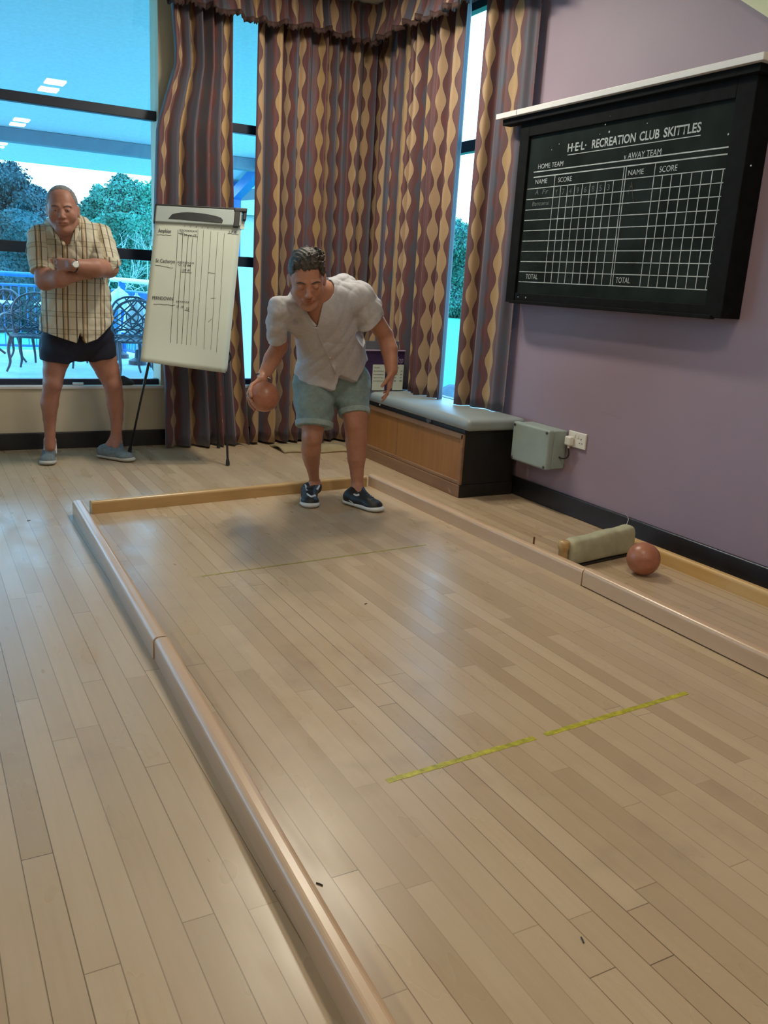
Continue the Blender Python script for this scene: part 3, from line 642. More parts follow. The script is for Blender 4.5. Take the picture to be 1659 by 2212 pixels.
board_text(M_CHALK, 'A', 218, 238, 915, 912, 255, 885, 915, shear=0.15); board_text(M_CHALK, 'Fr', 262, 300, 912, 905, 255, 885, 915, shear=0.15); board_text(M_CHALK, 'Bantoms', 200, 302, 985, 972, 250, 958, 985, shear=0.15)
for i, s_ in enumerate('Y 7 4 9 6 8 5 3'.split()): 
    y = (ylc[i]+ylc[min(i+1, 8)])/2+0.012; bm = newbm(); text_fit(bm, s_, 0.018, 0.03, TM(y, zs[1]+0.012)); obj('chalk_numeral', bm, M_CHALK, t, world=True)
bm = newbm()
for a, c in (((812, 880), (818, 838)), ((818, 838), (826, 962)), ((795, 915), (812, 862)), ((806, 868), (822, 868))):
    (y0, z0), (y1, z1) = BU(*a), BU(*c); tube(bm, [(fx-0.001, y0, z0), (fx-0.001, y1, z1)], 0.0013, 4)
obj('chalk_scrawl', bm, M_CHALK, t, world=True)
for cx, cy, r in ((678, 530, .006), (670, 488, .004), (1415, 545, .005), (1572, 742, .004), (128, 1552, .004), (175, 1556, .005), (322, 640, .003), (368, 605, .003), (620, 545, .003), (700, 435, .002), (348, 398, .003), (930, 480, .003)):
    y, z = BU(cx, cy); bm = newbm(); sphere(bm, r, (bX-0.002-(0.018 if cy < 500 or cx > 1535 or cx < 200 else 0), y, z), 8, 6, (0.3, 1, 1)); obj('chalk_fleck', bm, M_BLINE, t, world=True)

# ================================================================== FLIPCHART
TL, TR = Vector(on_y(338, 452, 5.86)), Vector(on_y(521, 462, 5.74)); BLc, BRc = Vector(on_y(303, 782, 5.64)), Vector(on_y(487, 806, 5.52))
t = empty('flipchart_easel', (1.72, 5.75, 0), 'black legged flipchart easel with a written sheet beside the plaid shirt man', 'flipchart')
ux = (TR-TL).normalized(); dn = ((BLc+BRc)/2-(TL+TR)/2).normalized(); nf = ux.cross(dn).normalized()
if nf.y > 0: nf = -nf
M_PAPER = mat('flipchart_paper', (0.52, 0.545, 0.46), 0.7, 0.03, 4); M_HEAD = mat('grey_metal_header', (0.34, 0.38, 0.36), 0.4, 0.03, 4)
def sheet(bm, off, curl, u0=0.0, u1=1.0, v1=1.0, seed=0):
    g = []
    for j in range(31):
        v = j/30*v1; row = []
        for i in range(17):
            u = u0+(u1-u0)*i/16
            P = (TL*(1-u)+TR*u)*(1-v)+(BLc*(1-u)+BRc*u)*v
            c = curl*(max(0, v-0.72)/0.28)**2
            row.append(bm.verts.new(P+nf*(off+0.004*math.sin(u*5+v*3+seed)+c*(0.5+0.5*math.cos(u*3.2)))))
        g.append(row)
    for j in range(30):
        for i in range(16): bm.faces.new((g[j][i], g[j][i+1], g[j+1][i+1], g[j+1][i]))
bm = newbm(); Wd, Hd = (TR-TL).length, ((BLc+BRc)/2-(TL+TR)/2).length
MB = Matrix((( ux.x, dn.x, nf.x, TL.x), (ux.y, dn.y, nf.y, TL.y), (ux.z, dn.z, nf.z, TL.z), (0, 0, 0, 1)))
box(bm, 0.01, Wd-0.01, 0.02, Hd-0.10, -0.055, -0.038, 0.003, M=MB); obj('backing_board', bm, M_BLACK, t, world=True)
bm = newbm(); sheet(bm, -0.020, 0.0, 0.01, 1.02, 0.985, 2); o = obj('pad_sheets', bm, M_PAPER, t, smooth=True, world=True); o.modifiers.new('t', 'SOLIDIFY').thickness = 0.006
bm = newbm(); sheet(bm, 0.002, 0.028); o = obj('top_sheet', bm, M_PAPER, t, smooth=True, world=True); o.modifiers.new('t', 'SOLIDIFY').thickness = 0.0008
# header clamp
bm = newbm(); box(bm, -0.004, Wd+0.004, -0.022, 0.088, -0.02, 0.022, 0.008, M=MB); obj('header_bar', bm, M_HEAD, t, world=True)
bm = newbm(); box(bm, -0.010, Wd-0.04, -0.030, -0.018, -0.024, 0.024, 0.004, M=MB); box(bm, -0.012, -0.003, -0.028, 0.088, -0.022, 0.022, 0.003, M=MB); box(bm, Wd-0.045, Wd-0.008, -0.024, 0.095, -0.024, 0.026, 0.004, M=MB); box(bm, Wd-0.05, Wd+0.035, -0.032, -0.006, -0.024, 0.028, 0.005, M=MB); box(bm, Wd+0.012, Wd+0.035, -0.030, 0.045, -0.02, 0.02, 0.005, M=MB); obj('header_trim', bm, M_BLACK, t, world=True)
bm = newbm(); box(bm, Wd+0.002, Wd+0.030, 0.045, 0.10, -0.012, -0.006, 0.001, M=MB); tag(obj('loose_tab', bm, M_PAPER, t, world=True), 'white folded corner of paper')
bm = newbm(); n = 24; x0_, x1_ = 0.085, Wd-0.115
top = [bm.verts.new(MB @ Vector((x0_+(x1_-x0_)*i/n, 0.058-0.044*(math.sin(math.pi*min(1, (i/n)*1.0))**0.35 if 0 < i < n else 0)*(1-0.35*max(0, i/n-0.3)), 0.026))) for i in range(n+1)]
bot = [bm.verts.new(MB @ Vector((x0_+(x1_-x0_)*i/n-0.004, 0.062+0.012*i/n, 0.026))) for i in range(n+1)]
for i in range(n): bm.faces.new((top[i], top[i+1], bot[i+1], bot[i]))
r = bmesh.ops.extrude_face_region(bm, geom=bm.faces[:]); bmesh.ops.translate(bm, vec=-nf*0.008, verts=[v for v in r['geom'] if isinstance(v, bmesh.types.BMVert)])
obj('clamp_handle', bm, M_BLACK, t, world=True)
# pen lines and writing on the top sheet; crop 3 pixel -> sheet uv
def crop3(cx, cy): return 270+cx/3.567, 420+cy/3.567
pA, pB, pC, pD = [np.array(q, float) for q in ((338, 452), (521, 462), (487, 806), (303, 782))]
def inv_uv(px, py):
    u, v = 0.5, 0.5
    for _ in range(12):
        P = (TL*(1-u)+TR*u)*(1-v)+(BLc*(1-u)+BRc*u)*v
        def pr(P): q = np.array(P)-[0, 0, CAMH]; return np.array([W/2+F*(q@CR)/(q@CF), H/2-F*(q@CU)/(q@CF)])
        P0 = pr(P); e = 1e-3
        Pu = pr((TL*(1-u-e)+TR*(u+e))*(1-v)+(BLc*(1-u-e)+BRc*(u+e))*v); Pv = pr((TL*(1-u)+TR*u)*(1-v-e)+(BLc*(1-u)+BRc*u)*(v+e))
        J = np.column_stack([(Pu-P0)/e, (Pv-P0)/e]); du = np.linalg.solve(J, np.array([px, py])-P0); u += du[0]; v += du[1]
    return u, v
def on_sheet(u, v, up=0.0022):
    P = (TL*(1-u)+TR*u)*(1-v)+(BLc*(1-u)+BRc*u)*v
    c = 0.028*(max(0, v-0.72)/0.28)**2
    return P+nf*(0.002+0.004*math.sin(u*5+v*3)+c*(0.5+0.5*math.cos(u*3.2))+up)
M_INK = mat('black_marker', (0.025, 0.025, 0.03), 0.6, 0.1); M_INKG = mat('thin_grey_pen', (0.10, 0.11, 0.10), 0.6, 0.1)
bm = newbm()
for (a, c) in (((410, 275), (350, 1145)), ((445, 300), (398, 1150)), ((485, 315), (435, 1155)), ((522, 320), (472, 1160)), ((565, 270), (508, 1160)), ((608, 275), (550, 1165)), ((660, 285), (605, 1195)), ((716, 290), (660, 1198)), ((768, 300), (706, 1218))):
    ua, va = inv_uv(*crop3(*a)); uc, vc = inv_uv(*crop3(*c))
    pts = []
    for i in range(25):
        f = i/24; pts.append(on_sheet(ua+(uc-ua)*f+0.006*math.sin(f*7+ua*20)*0.6, va+(vc-va)*f))
    tube(bm, pts, 0.0009 if a[0] > 500 else 0.0012, 4)
for (x0, y0, x1, y1) in ((245, 312, 355, 318), (232, 545, 370, 570), (220, 845, 385, 855), (412, 300, 560, 330), (440, 600, 515, 605), (462, 890, 498, 900), (440, 575, 440, 605), (790, 300, 875, 310), (640, 600, 690, 610), (640, 985, 668, 960), (660, 800, 700, 798)):
    ua, va = inv_uv(*crop3(x0, y0)); uc, vc = inv_uv(*crop3(x1, y1)); pts = [on_sheet(ua+(uc-ua)*i/10, va+(vc-va)*i/10+0.002*math.sin(i*1.7)) for i in range(11)]; tube(bm, pts, 0.001, 4)
obj('pen_lines', bm, M_INK, t, world=True)
def sheet_text(s, x0, y0, x1, capx, shear=0.2, bold=0.006):
    ua, va = inv_uv(*crop3(x0, y0)); uc, vc = inv_uv(*crop3(x1, y0+(x1-x0)*0.06))
    P0, P1 = on_sheet(ua, va, 0.004), on_sheet(uc, vc, 0.004); ex = (P1-P0).normalized(); ez = nf; ey = ez.cross(ex).normalized()
    M = Matrix(((ex.x, ey.x, ez.x, P0.x), (ex.y, ey.y, ez.y, P0.y), (ex.z, ey.z, ez.z, P0.z), (0, 0, 0, 1)))
    bm = newbm(); text_fit(bm, s, (P1-P0).length, capx, M, shear=shear, bold=bold); obj('handwritten_word', bm, M_INK, t, world=True)
sheet_text('Amphion', 255, 295, 355, 0.026); sheet_text('St Catheryn', 235, 525, 385, 0.024); sheet_text('FERNDOWN', 212, 810, 368, 0.022, 0.0)
sheet_text('22', 425, 308, 450, 0.016); sheet_text('34', 452, 322, 478, 0.015); sheet_text('16', 490, 326, 514, 0.014); sheet_text('19', 528, 324, 550, 0.014)
sheet_text('XXXXXXX', 415, 285, 560, 0.012); sheet_text('XXXXXXX', 400, 530, 535, 0.012); sheet_text('XXXXXXX', 390, 832, 497, 0.012)
sheet_text('12', 410, 550, 430, 0.014); sheet_text('15', 445, 556, 470, 0.014); sheet_text('44', 480, 556, 505, 0.014); sheet_text('28', 445, 592, 472, 0.014); sheet_text('6', 482, 592, 500, 0.014)
sheet_text('23', 395, 872, 415, 0.014); sheet_text('18', 430, 875, 450, 0.014); sheet_text('52', 470, 885, 495, 0.014); sheet_text('17 R', 800, 298, 860, 0.014)
for i, xx in enumerate((455, 500, 545, 590, 635, 690, 738)): sheet_text(str(i+2), xx, 252+i*3, xx+8, 0.010)
# legs
def leg(p0, p1, label=None, r=0.0095, foot=0.014):
    bm = newbm(); p0, p1 = Vector(p0), Vector(p1); m_ = p0.lerp(p1, 0.55)
    tube(bm, [p0, m_], r, 10); tube(bm, [m_, p1], r*0.8, 10)
    o = obj('leg', bm, M_BLACK, t, world=True)
    bm = newbm(); d_ = (p1-p0).normalized(); tube(bm, [p1-d_*0.045, p1-d_*0.02, p1], [r*0.95, foot, foot], 12); f = obj('rubber_foot', bm, M_BLACK, None); f.parent = o; return o
hubL = TL.lerp(BLc, 0.5)+ux*0.07-nf*0.05; hubR = TR.lerp(BRc, 0.5)-ux*0.07-nf*0.05
footL = Vector(on_floor(280, 977)); footR = Vector(on_floor(492, 1006)); footB = Vector(on_floor(504, 958)); footB.y = min(footB.y, 6.12)
footB = Vector(on_floor(502, 960)); 
kneeL = Vector(on_y(333, 786, 5.80)); kneeR = Vector(on_y(480, 800, 5.62))
topL = TL.lerp(BLc, 0.55)+ux*0.10-nf*0.05; topR = TR.lerp(BRc, 0.55)-ux*0.06-nf*0.05
leg(topL, footL+Vector((0, 0, 0.004))); leg(topR, footR+Vector((0, 0, 0.004)))
leg(TL.lerp(TR, 0.62)-nf*0.05+dn*0.03, Vector((1.99, 6.16, 0.006)))
bm = newbm(); P = BRc+ux*0.005-nf*0.04-dn*0.16; tube(bm, bez([P, P+Vector((0.02, 0, -0.05)), P+Vector((0.0, 0.02, -0.10)), P+Vector((-0.03, 0, -0.16))], 5), 0.006, 8); obj('leg_strap', bm, M_BLACK, t, smooth=True, world=True)

# ================================================================== SMALL THINGS
# notice board in the corner
NY = 5.52; na = on_y(790, 760, NY); nb = on_y(876, 762, NY); nx0, nx1 = na[0]-0.06, min(nb[0], 3.195); nz0 = 0.513; nzt = on_y(840, 759, NY)[2]; nzl = on_y(840, 788, NY)[2]
t = empty('notice_board', ((nx0+nx1)/2, NY, nz0), 'purple notice board with white name lists standing on the bench behind the man\'s hand', 'notice board')
M_PURB = mat('deep_purple_board', (0.035, 0.012, 0.055), 0.5, 0.15, 10)
bm = newbm(); box(bm, nx0, nx1, NY+0.01, NY+0.028, nz0, nzt); obj('panel', bm, M_PURB, t, world=True)
M_LILAC = mat('lilac_strip', (0.33, 0.25, 0.36), 0.5); 
bm = newbm(); box(bm, nx0-0.004, nx1+0.004, NY, NY+0.03, nzt, nzt+0.009, 0.002); obj('top_strip', bm, M_LILAC, t, world=True)
bm = newbm(); box(bm, nx0+0.01, nx1-0.05, NY+0.01, NY+0.026, nzt+0.009, nzt+0.07); obj('grey_header', bm, mat('grey_blue_header', (0.10, 0.10, 0.12), 0.5), t, world=True)
lx = [on_y(q, 800, NY)[0] for q in (806, 833, 858, 874)]
for (a, c, nm) in ((lx[0], lx[1], 0), (lx[2]-0.03, min(lx[3], nx1-0.004), 1)):
    bm = newbm(); box(bm, a, c, NY+0.006, NY+0.0075, nz0+0.002, nzl); o = obj('name_list', bm, M_PAPER, t, world=True)
    bm = newbm()
    for k in range(5):
        z = nzl-0.026-k*0.024
        me_s = ['TEAM', 'Antelope', 'Foresters', 'Hamworthy', 'St Catheryn'][k] if nm == 0 else ['PTS', '12  4', '10  6', '9  7', '8  8'][k]
        M = Matrix.Translation((a+0.008, NY+0.005, z)) @ Matrix.Rotation(math.pi/2, 4, 'X'); text_fit(bm, me_s, (c-a)*(0.45 if k == 0 else 0.8), 0.009, M)
    w_ = obj('list_writing', bm, M_INK, o)
bm = newbm(); M = Matrix.Translation((nx1-0.06, NY+0.008, nzl+0.014)) @ Matrix.Rotation(math.pi/2, 4, 'X'); text_fit(bm, 'lop', 0.05, 0.045, M, shear=0.3); obj('script_lettering', bm, M_LILAC, t, world=True)
# folded mat on the floor below the curtain
bm = newbm(); g = []
for j in range(13):
    row = []
    for i in range(33):
        u, v = i/32, j/12; x = 2.40+0.52*u+0.02*v*math.sin(u*3); y = 5.86+0.30*v-0.06*u+0.02*math.sin(u*9)
        z = 0.014+0.022*(math.sin(u*7+v*2)*0.5+0.5)*math.sin(math.pi*min(1, v*1.1))+0.012*math.sin(u*15+v*5)*v*(1-v)*2
        row.append(bm.verts.new((x, y, z)))
    g.append(row)
for j in range(12):
    for i in range(32): bm.faces.new((g[j][i], g[j][i+1], g[j+1][i+1], g[j+1][i]))
o = obj('folded_mat', bm, mat('beige_mat_cloth', (0.34, 0.27, 0.15), 0.8, 0.1, 14), smooth=True); recentre(o, (2.8, 6.0, 0)); o.modifiers.new('t', 'SOLIDIFY').thickness = 0.012; tag(o, 'crumpled beige cloth mat on the floor under the corner curtain', 'mat')
# on the sill
P = Vector(on_y(163, 833, 6.41)); bm = newbm(); tube(bm, [(0, 0, 0.011), (0.055, -0.008, 0.011)], 0.010, 14); o = obj('marker_pen', bm, mat('white_pen', (0.72, 0.75, 0.74), 0.4)); o.location = (P.x-0.02, 6.405, BZ0+0.004); tag(o, 'short white marker pen lying on the window sill between the man\'s legs', 'pen')
bm = newbm(); tube(bm, [(0.055, -0.008, 0.011), (0.072, -0.0105, 0.011)], 0.0105, 14); obj('pen_cap', bm, bpy.data.materials['white_pen'], o)
bm = newbm(); sphere(bm, 0.045, (0, 0, 0.026), 24, 14, (1.35, 0.45, 0.95))
for v in bm.verts: v.co.z = max(0.0, v.co.z*(1-0.55*(v.co.x > 0)*min(1, v.co.x/0.06))); v.co.x += 0.01*math.sin(v.co.z*60)
P = on_y(270, 820, 6.41); o = obj('board_eraser', bm, mat('dark_grey_felt', (0.03, 0.04, 0.05), 0.8), smooth=True); o.location = (P[0], 6.405, BZ0+0.004); tag(o, 'dark grey wedge shaped pouch on the window sill right of the plaid shirt man', 'pouch')
# ================================================================== OUTSIDE
M_PATIO = mat('pale_patio_concrete', (0.54, 0.66, 0.64), 0.8, 0.10, 5, bump=0.2, bscale=40)
M_GRASS = mat('mown_grass', (0.045, 0.30, 0.16), 0.9, 0.25, 9)
M_PITCH = mat('white_pitch_paint', (0.75, 0.75, 0.75), 0.8, 0.05)
M_SOFFIT = mat('white_canopy_soffit', (0.62, 0.80, 0.88), 0.8, 0.05, 30)
M_BLUE = mat('bright_blue_metal', (0.02, 0.17, 0.50), 0.45, 0.08, 8)
M_BEAM = mat('grey_blue_beam', (0.16, 0.25, 0.33), 0.5, 0.06, 8)
M_WHITER = mat('white_handrail', (0.80, 0.82, 0.85), 0.4, 0.03)
M_CAST = mat('grey_cast_metal', (0.055, 0.065, 0.085), 0.4, 0.15, 20, metal=0.3)
EO = YB+G
bm = newbm(); box(bm, -14, 4.4, EO, 14.0, -0.12, -0.003); struct('terrace_floor', bm, M_PATIO)
bm = newbm(); box(bm, -45, 60, 14.0, 62, -0.5, -0.3); box(bm, XR+G, 60, -10, EO, -0.35, -0.15); box(bm, 4.4, 60, EO, 14, -0.35, -0.15); struct('lawn', bm, M_GRASS)
bm = newbm()
for (a, c) in (((6.0, 4.0), (12, 13)), ((7.5, 9.2), (11.5, 8.0)), ((8.5, 11.5), (13.0, 9.6)), ((5.9, 7.0), (7.6, 6.4))):
    a, c = Vector((*a, -0.148)), Vector((*c, -0.148)); d_ = (c-a).normalized()*0.0; s_ = Vector((-(c-a).y, (c-a).x, 0)).normalized()*0.05
    z_ = Vector((0, 0, 0.003)); bm.faces.new([bm.verts.new(v) for v in (a-s_+z_, c-s_+z_, c+s_+z_, a+s_+z_)])
tag(obj('pitch_lines', bm, M_PITCH), 'white painted lines on the grass outside the window slit', 'pitch lines')
# boulder outside the slit
bm = newbm(); sphere(bm, 0.30, (0, 0, 0.10), 20, 14, (1.2, 1.0, 0.85))
for v in bm.verts: v.co *= 1+0.18*mnoise.noise(v.co*4.0)
o = obj('boulder', bm, mat('grey_stone', (0.12, 0.14, 0.17), 0.8, 0.25, 10), smooth=True); P = on_x(985, 850, 4.9); o.location = (4.75, P[1]*4.75/4.9, -0.02); tag(o, 'rounded grey boulder outside at the foot of the window slit', 'boulder')
# canopy: sloping soffit, purlin, posts and braces
Y0c, Z0c, Y1c, Z1c = EO, 3.40, 12.1, 2.45
sl_ = (Z1c-Z0c)/(Y1c-Y0c)
def zc(y): return Z0c+sl_*(y-Y0c)
bm = newbm()
pr = [(Y0c, Z0c), (Y1c, Z1c), (Y1c, Z1c+0.16), (Y0c, Z0c+0.16)]
prism(bm, pr, (-9, 0, 0), (4.1, 0, 0), (0, 1, 0), (0, 0, 1))
for v in bm.verts:
    if v.co.x > 4 and v.co.y > 10: v.co.x = 5.3
tag(obj('canopy_roof', bm, M_SOFFIT), kind='structure')
def beam_thing(yb, h, w, label):
    bm = newbm(); box(bm, -9, 4.9, yb-w/2, yb+w/2, zc(yb)-h, zc(yb)+0.01, 0.005); o = obj('canopy_beam', bm, M_BEAM); recentre(o, (0, yb, zc(yb))); tag(o, label, 'beam')
beam_thing(10.9, 0.13, 0.16, 'grey blue beam running under the outdoor canopy')
def post(px, label):
    P = on_y(px, 420, 11.85); t = empty('canopy_post', (P[0], 11.85, 0), label, 'post')
    bm = newbm(); box(bm, -0.065, 0.065, -0.065, 0.065, -0.005, zc(11.85)-0.02, 0.006); obj('post_shaft', bm, M_BLUE, t)
    for dy_, dx_ in ((-1.35, 0.0), (0.0, 0.9)):
        bm = newbm(); a = Vector((0, 0, 2.30)); y2 = dy_; x2 = dx_
        c = Vector((x2, y2, zc(11.85+y2)-0.04)); dd = (c-a).normalized(); s_ = Vector((dd.y, -dd.x, 0)).normalized(); u_ = s_.cross(dd)
        q = [(s_*x+u_*y) for x, y in ((-.06, -.07), (.06, -.07), (.06, .07), (-.06, .07))]
        A_ = [bm.verts.new(a+k) for k in q]; B_ = [bm.verts.new(c+k) for k in q]
        for i in range(4): bm.faces.new((A_[i], A_[(i+1) % 4], B_[(i+1) % 4], B_[i]))
        bm.faces.new(A_[::-1]); bm.faces.new(B_); obj('knee_brace', bm, M_BEAM if dx_ else M_BLUE, t)
post(508, 'blue canopy post with slanting braces seen between the flipchart and the corner curtain')
# white side wall / hut seen to the right of the post
bm = newbm(); P0, P1 = on_y(516, 560, 9.5), on_y(560, 560, 9.5)
box(bm, P0[0]-0.05, P1[0]+0.9, 9.5, 11.2, 0.0, 1.36); o = obj('white_kiosk', bm, mat('white_render', (0.72, 0.74, 0.76), 0.8, 0.05)); recentre(o, (P1[0], 10.5, 0)); tag(o, 'low white rendered kiosk outside, behind the flipchart', 'kiosk')
# low clubhouse far behind, with two white windows
Y_ = 30.0; A_ = on_y(500, 470, Y_); B_ = on_y(640, 470, Y_); zt_h = on_y(545, 450, Y_)[2]
t = empty('far_house', ((A_[0]+B_[0])/2, Y_, -0.3), 'pale house with grey roof far behind the blue canopy post', 'house')
bm = newbm(); box(bm, A_[0], B_[0], Y_, Y_+5, -0.3, zt_h-0.2); obj('house_wall', bm, mat('pale_house_wall', (0.40, 0.55, 0.58), 0.8, 0.08), t, world=True)
bm = newbm(); prism(bm, [(-0.4, 0), (5.4, 0), (2.5, 1.2)], (A_[0]-0.3, Y_, zt_h-0.25), (B_[0]+0.3, Y_, zt_h-0.25), (0, 1, 0), (0, 0, 1)); obj('roof', bm, M_BEAM, t, world=True)
for i in range(4):
    xx = A_[0]+0.9+i*0.75; bm = newbm(); box(bm, xx, xx+0.45, Y_-0.03, Y_, 0.9, zt_h-0.5); obj('house_window', bm, M_PITCH, t, world=True)
# railing around the terrace
def railing(name, pts, spacing, label, handmat):
    t = empty(name, (pts[0][0], pts[0][1], 0), label, 'railing')
    pts3 = [Vector((x, y, 0)) for x, y in pts]; c = bez(pts3, 10)
    bm = newbm(); tube(bm, [p+Vector((0, 0, 1.09)) for p in c], 0.035, 12); obj('handrail', bm, handmat, t, smooth=True, world=True)
    bm = newbm(); tube(bm, [p+Vector((0, 0, 0.94)) for p in c], 0.02, 8); obj('middle_rail', bm, M_BLUE, t, world=True)
    bm = newbm(); tube(bm, [p+Vector((0, 0, 0.08)) for p in c], 0.02, 8); obj('bottom_rail', bm, M_BLUE, t, world=True)
    bm = newbm(); acc_ = 0; nxt = 0
    for a, b_ in zip(c, c[1:]):
        L = (b_-a).length
        while nxt < acc_+L:
            p = a.lerp(b_, (nxt-acc_)/L); tube(bm, [p+Vector((0, 0, 0.08)), p+Vector((0, 0, 0.94))], 0.008, 5); nxt += spacing
        acc_ += L
    tag(obj('balusters', bm, M_BLUE, t, world=True), kind='stuff')
    acc_ = 0; nxt = 0.3
    for a, b_ in zip(c, c[1:]):
        L = (b_-a).length
        while nxt < acc_+L:
            p = a.lerp(b_, (nxt-acc_)/L); bm = newbm(); box(bm, p.x-0.045, p.x+0.045, p.y-0.03, p.y+0.03, -0.005, 1.07); obj('railing_post', bm, M_BLUE, t, world=True); nxt += 1.15 if handmat is M_WHITER else 2.4
        acc_ += L
    return t
xm = on_y(215, 600, 13.2)[0]
railing('terrace_railing', [(-8, 13.7), (-3, 13.8), (0, 13.8), (xm+0.10, 13.75)], 0.105, 'blue railing along the terrace edge left of the plaid shirt man', M_BLUE)
q2 = [on_y(322, 612, 11.6), on_y(400, 618, 10.6)]
railing('terrace_railing', [(xm+0.26, 13.65), (on_y(262, 605, 12.6)[0]+0.28, 12.9), (q2[0][0]+0.25, 11.8), (q2[1][0]+0.15, 11.35)], 0.05, 'curving railing with white handrail between the plaid shirt man and the flipchart', M_WHITER)
# furled white parasols in front of the railing
M_CANVASW = mat('white_parasol_canvas', (0.82, 0.82, 0.80), 0.7, 0.04)
def furled(px, py_top, py_bot, Y, label):
    a = on_y(px, py_top, Y); b_ = on_y(px, py_bot, Y); t = empty('furled_parasol', (a[0], Y, 0), label, 'parasol')
    h = a[2]-b_[2]; bm = newbm(); n = 20; rings = []
    for j, (f, r) in enumerate(((0, 0.010), (0.06, 0.035), (0.25, 0.09), (0.5, 0.13), (0.8, 0.15), (1.0, 0.17))):
        rings.append([bm.verts.new((r*(1+0.35*math.cos(5*2*math.pi*k/n))*math.cos(2*math.pi*k/n), r*(1+0.35*math.cos(5*2*math.pi*k/n))*math.sin(2*math.pi*k/n), a[2]-f*h)) for k in range(n)])
    for A1, B1 in zip(rings, rings[1:]):
        for k in range(n): bm.faces.new((A1[k], A1[(k+1) % n], B1[(k+1) % n], B1[k]))
    bm.faces.new(rings[0]); obj('canopy', bm, M_CANVASW, t, smooth=True).location = (0, 0, 0)
    bm = newbm(); tube(bm, [(0, 0, 0), (0, 0, a[2]+0.02)], 0.018, 8); obj('pole', bm, M_WHITER, t)
    bm = newbm(); lathe(bm, [(0.12, 0), (0.12, 0.05), (0.04, 0.09), (0.03, 0.2)], 20); obj('base', bm, M_CAST, t)
furled(257, 622, 668, 12.95, 'furled white parasol nearest the plaid shirt man, outside')
furled(295, 636, 720, 12.05, 'furled white parasol nearest the flipchart, outside')
# cast metal armchairs
def make_chair():
    t = empty('patio_armchair', (0, 0, 0), 'x', 'chair')
    # local: faces -y, back at +y
    def back_pt(u, z):   # u -1..1 across, curved back
        return Vector((u*0.27, 0.22-0.05*(1-abs(u)**2)*0-0.06*abs(u)**2+0.10*(z-0.42), z))
    bm = newbm(); arch = [back_pt(-0.9, 0.40), back_pt(-0.98, 0.55), back_pt(-1.0, 0.70), back_pt(-0.8, 0.83), back_pt(-0.4, 0.895), back_pt(0, 0.91), back_pt(0.4, 0.895), back_pt(0.8, 0.83), back_pt(1, 0.70), back_pt(0.98, 0.55), back_pt(0.9, 0.40)]
    tube(bm, bez(arch, 5), 0.014, 7); obj('back_frame', bm, M_CAST, t, smooth=True)
    bm = newbm()
    for s_ in (-1, 1):
        for (u0, z0, um, zm, u1, z1) in ((-.9, .42, -.1, .62, .75, .84), (-.95, .55, -.1, .75, .35, .90), (-.5, .42, .2, .55, .97, .66), (-.98, .68, -.5, .80, -.1, .905), (0.0, .42, .45, .50, .93, .50)):
            tube(bm, bez([back_pt(s_*u0, z0), back_pt(s_*um, zm), back_pt(s_*u1, z1)], 5), 0.0085, 5)
    tube(bm, bez([back_pt(-0.93, 0.47), back_pt(0, 0.50), back_pt(0.93, 0.47)], 5), 0.010, 6)
    ring = [back_pt(0.28*math.cos(a), 0.66+0.09*math.sin(a)) for a in [2*math.pi*k/16 for k in range(16)]]; tube(bm, ring, 0.009, 6, closed=True)
    obj('back_lattice', bm, M_CAST, t, smooth=True)
    bm = newbm(); seat = [(0.25*math.cos(a)*(1.0), -0.02+0.24*math.sin(a), 0.42) for a in [2*math.pi*k/24 for k in range(24)]]
    tube(bm, seat, 0.016, 7, closed=True)
    for k in range(-3, 4):
        x = k*0.065; hh = 0.24*math.sqrt(max(0, 1-(x/0.25)**2)); tube(bm, [(x, -0.02-hh, 0.422), (x, -0.02+hh, 0.422)], 0.011, 5)
    for y_ in (-0.14, -0.02, 0.10): tube(bm, [(-0.22, y_, 0.42), (0.22, y_, 0.42)], 0.009, 5)
    obj('seat', bm, M_CAST, t, smooth=True)
    for s_ in (-1, 1):
        bm = newbm(); tube(bm, bez([back_pt(s_*0.99, 0.64), Vector((s_*0.31, 0.05, 0.66)), Vector((s_*0.31, -0.15, 0.64)), Vector((s_*0.27, -0.20, 0.55)), Vector((s_*0.22, -0.16, 0.43))], 5), 0.013, 7); obj('armrest', bm, M_CAST, t, smooth=True)
        bm = newbm(); tube(bm, bez([Vector((s_*0.19, -0.17, 0.42)), Vector((s_*0.215, -0.215, 0.27)), Vector((s_*0.20, -0.22, 0.12)), Vector((s_*0.235, -0.25, 0.008))], 5), [0.024-0.0008*i for i in range(16)], 7); obj('leg', bm, M_CAST, t, smooth=True)
        bm = newbm(); tube(bm, bez([Vector((s_*0.19, 0.17, 0.42)), Vector((s_*0.205, 0.215, 0.27)), Vector((s_*0.20, 0.235, 0.12)), Vector((s_*0.235, 0.29, 0.008))], 5), [0.024-0.0008*i for i in range(16)], 7); obj('leg', bm, M_CAST, t, smooth=True)
    return t
proto = make_chair(); first = True
spots = [
 (1.30, 11.20, 2.75, 'ornate grey metal armchair, nearest one left of the plaid shirt man'),
 (0.95, 12.10, 2.3, 'ornate grey metal armchair at the left edge of the picture, outside'),
 (1.50, 12.45, 0.5, 'ornate grey metal armchair half hidden behind the plaid shirt man, between the round tables'),
 (1.93, 11.78, 0.3, 'ornate grey metal armchair seen between the plaid shirt man\'s legs'),
 (2.34, 10.72, 0.15, 'ornate grey metal armchair, back turned, nearest one between the man and the flipchart'),
 (2.54, 11.36, 3.0, 'ornate grey metal armchair behind the nearest one, right of the plaid shirt man')]
for sx_, sy_, a_, lb in spots:
    c = proto if first else copy_tree(proto); first = False
    c.location = (sx_, sy_, 0); c.rotation_euler = (0, 0, a_+math.pi); c['label'] = lb; c['group'] = 'ornate metal patio armchairs'
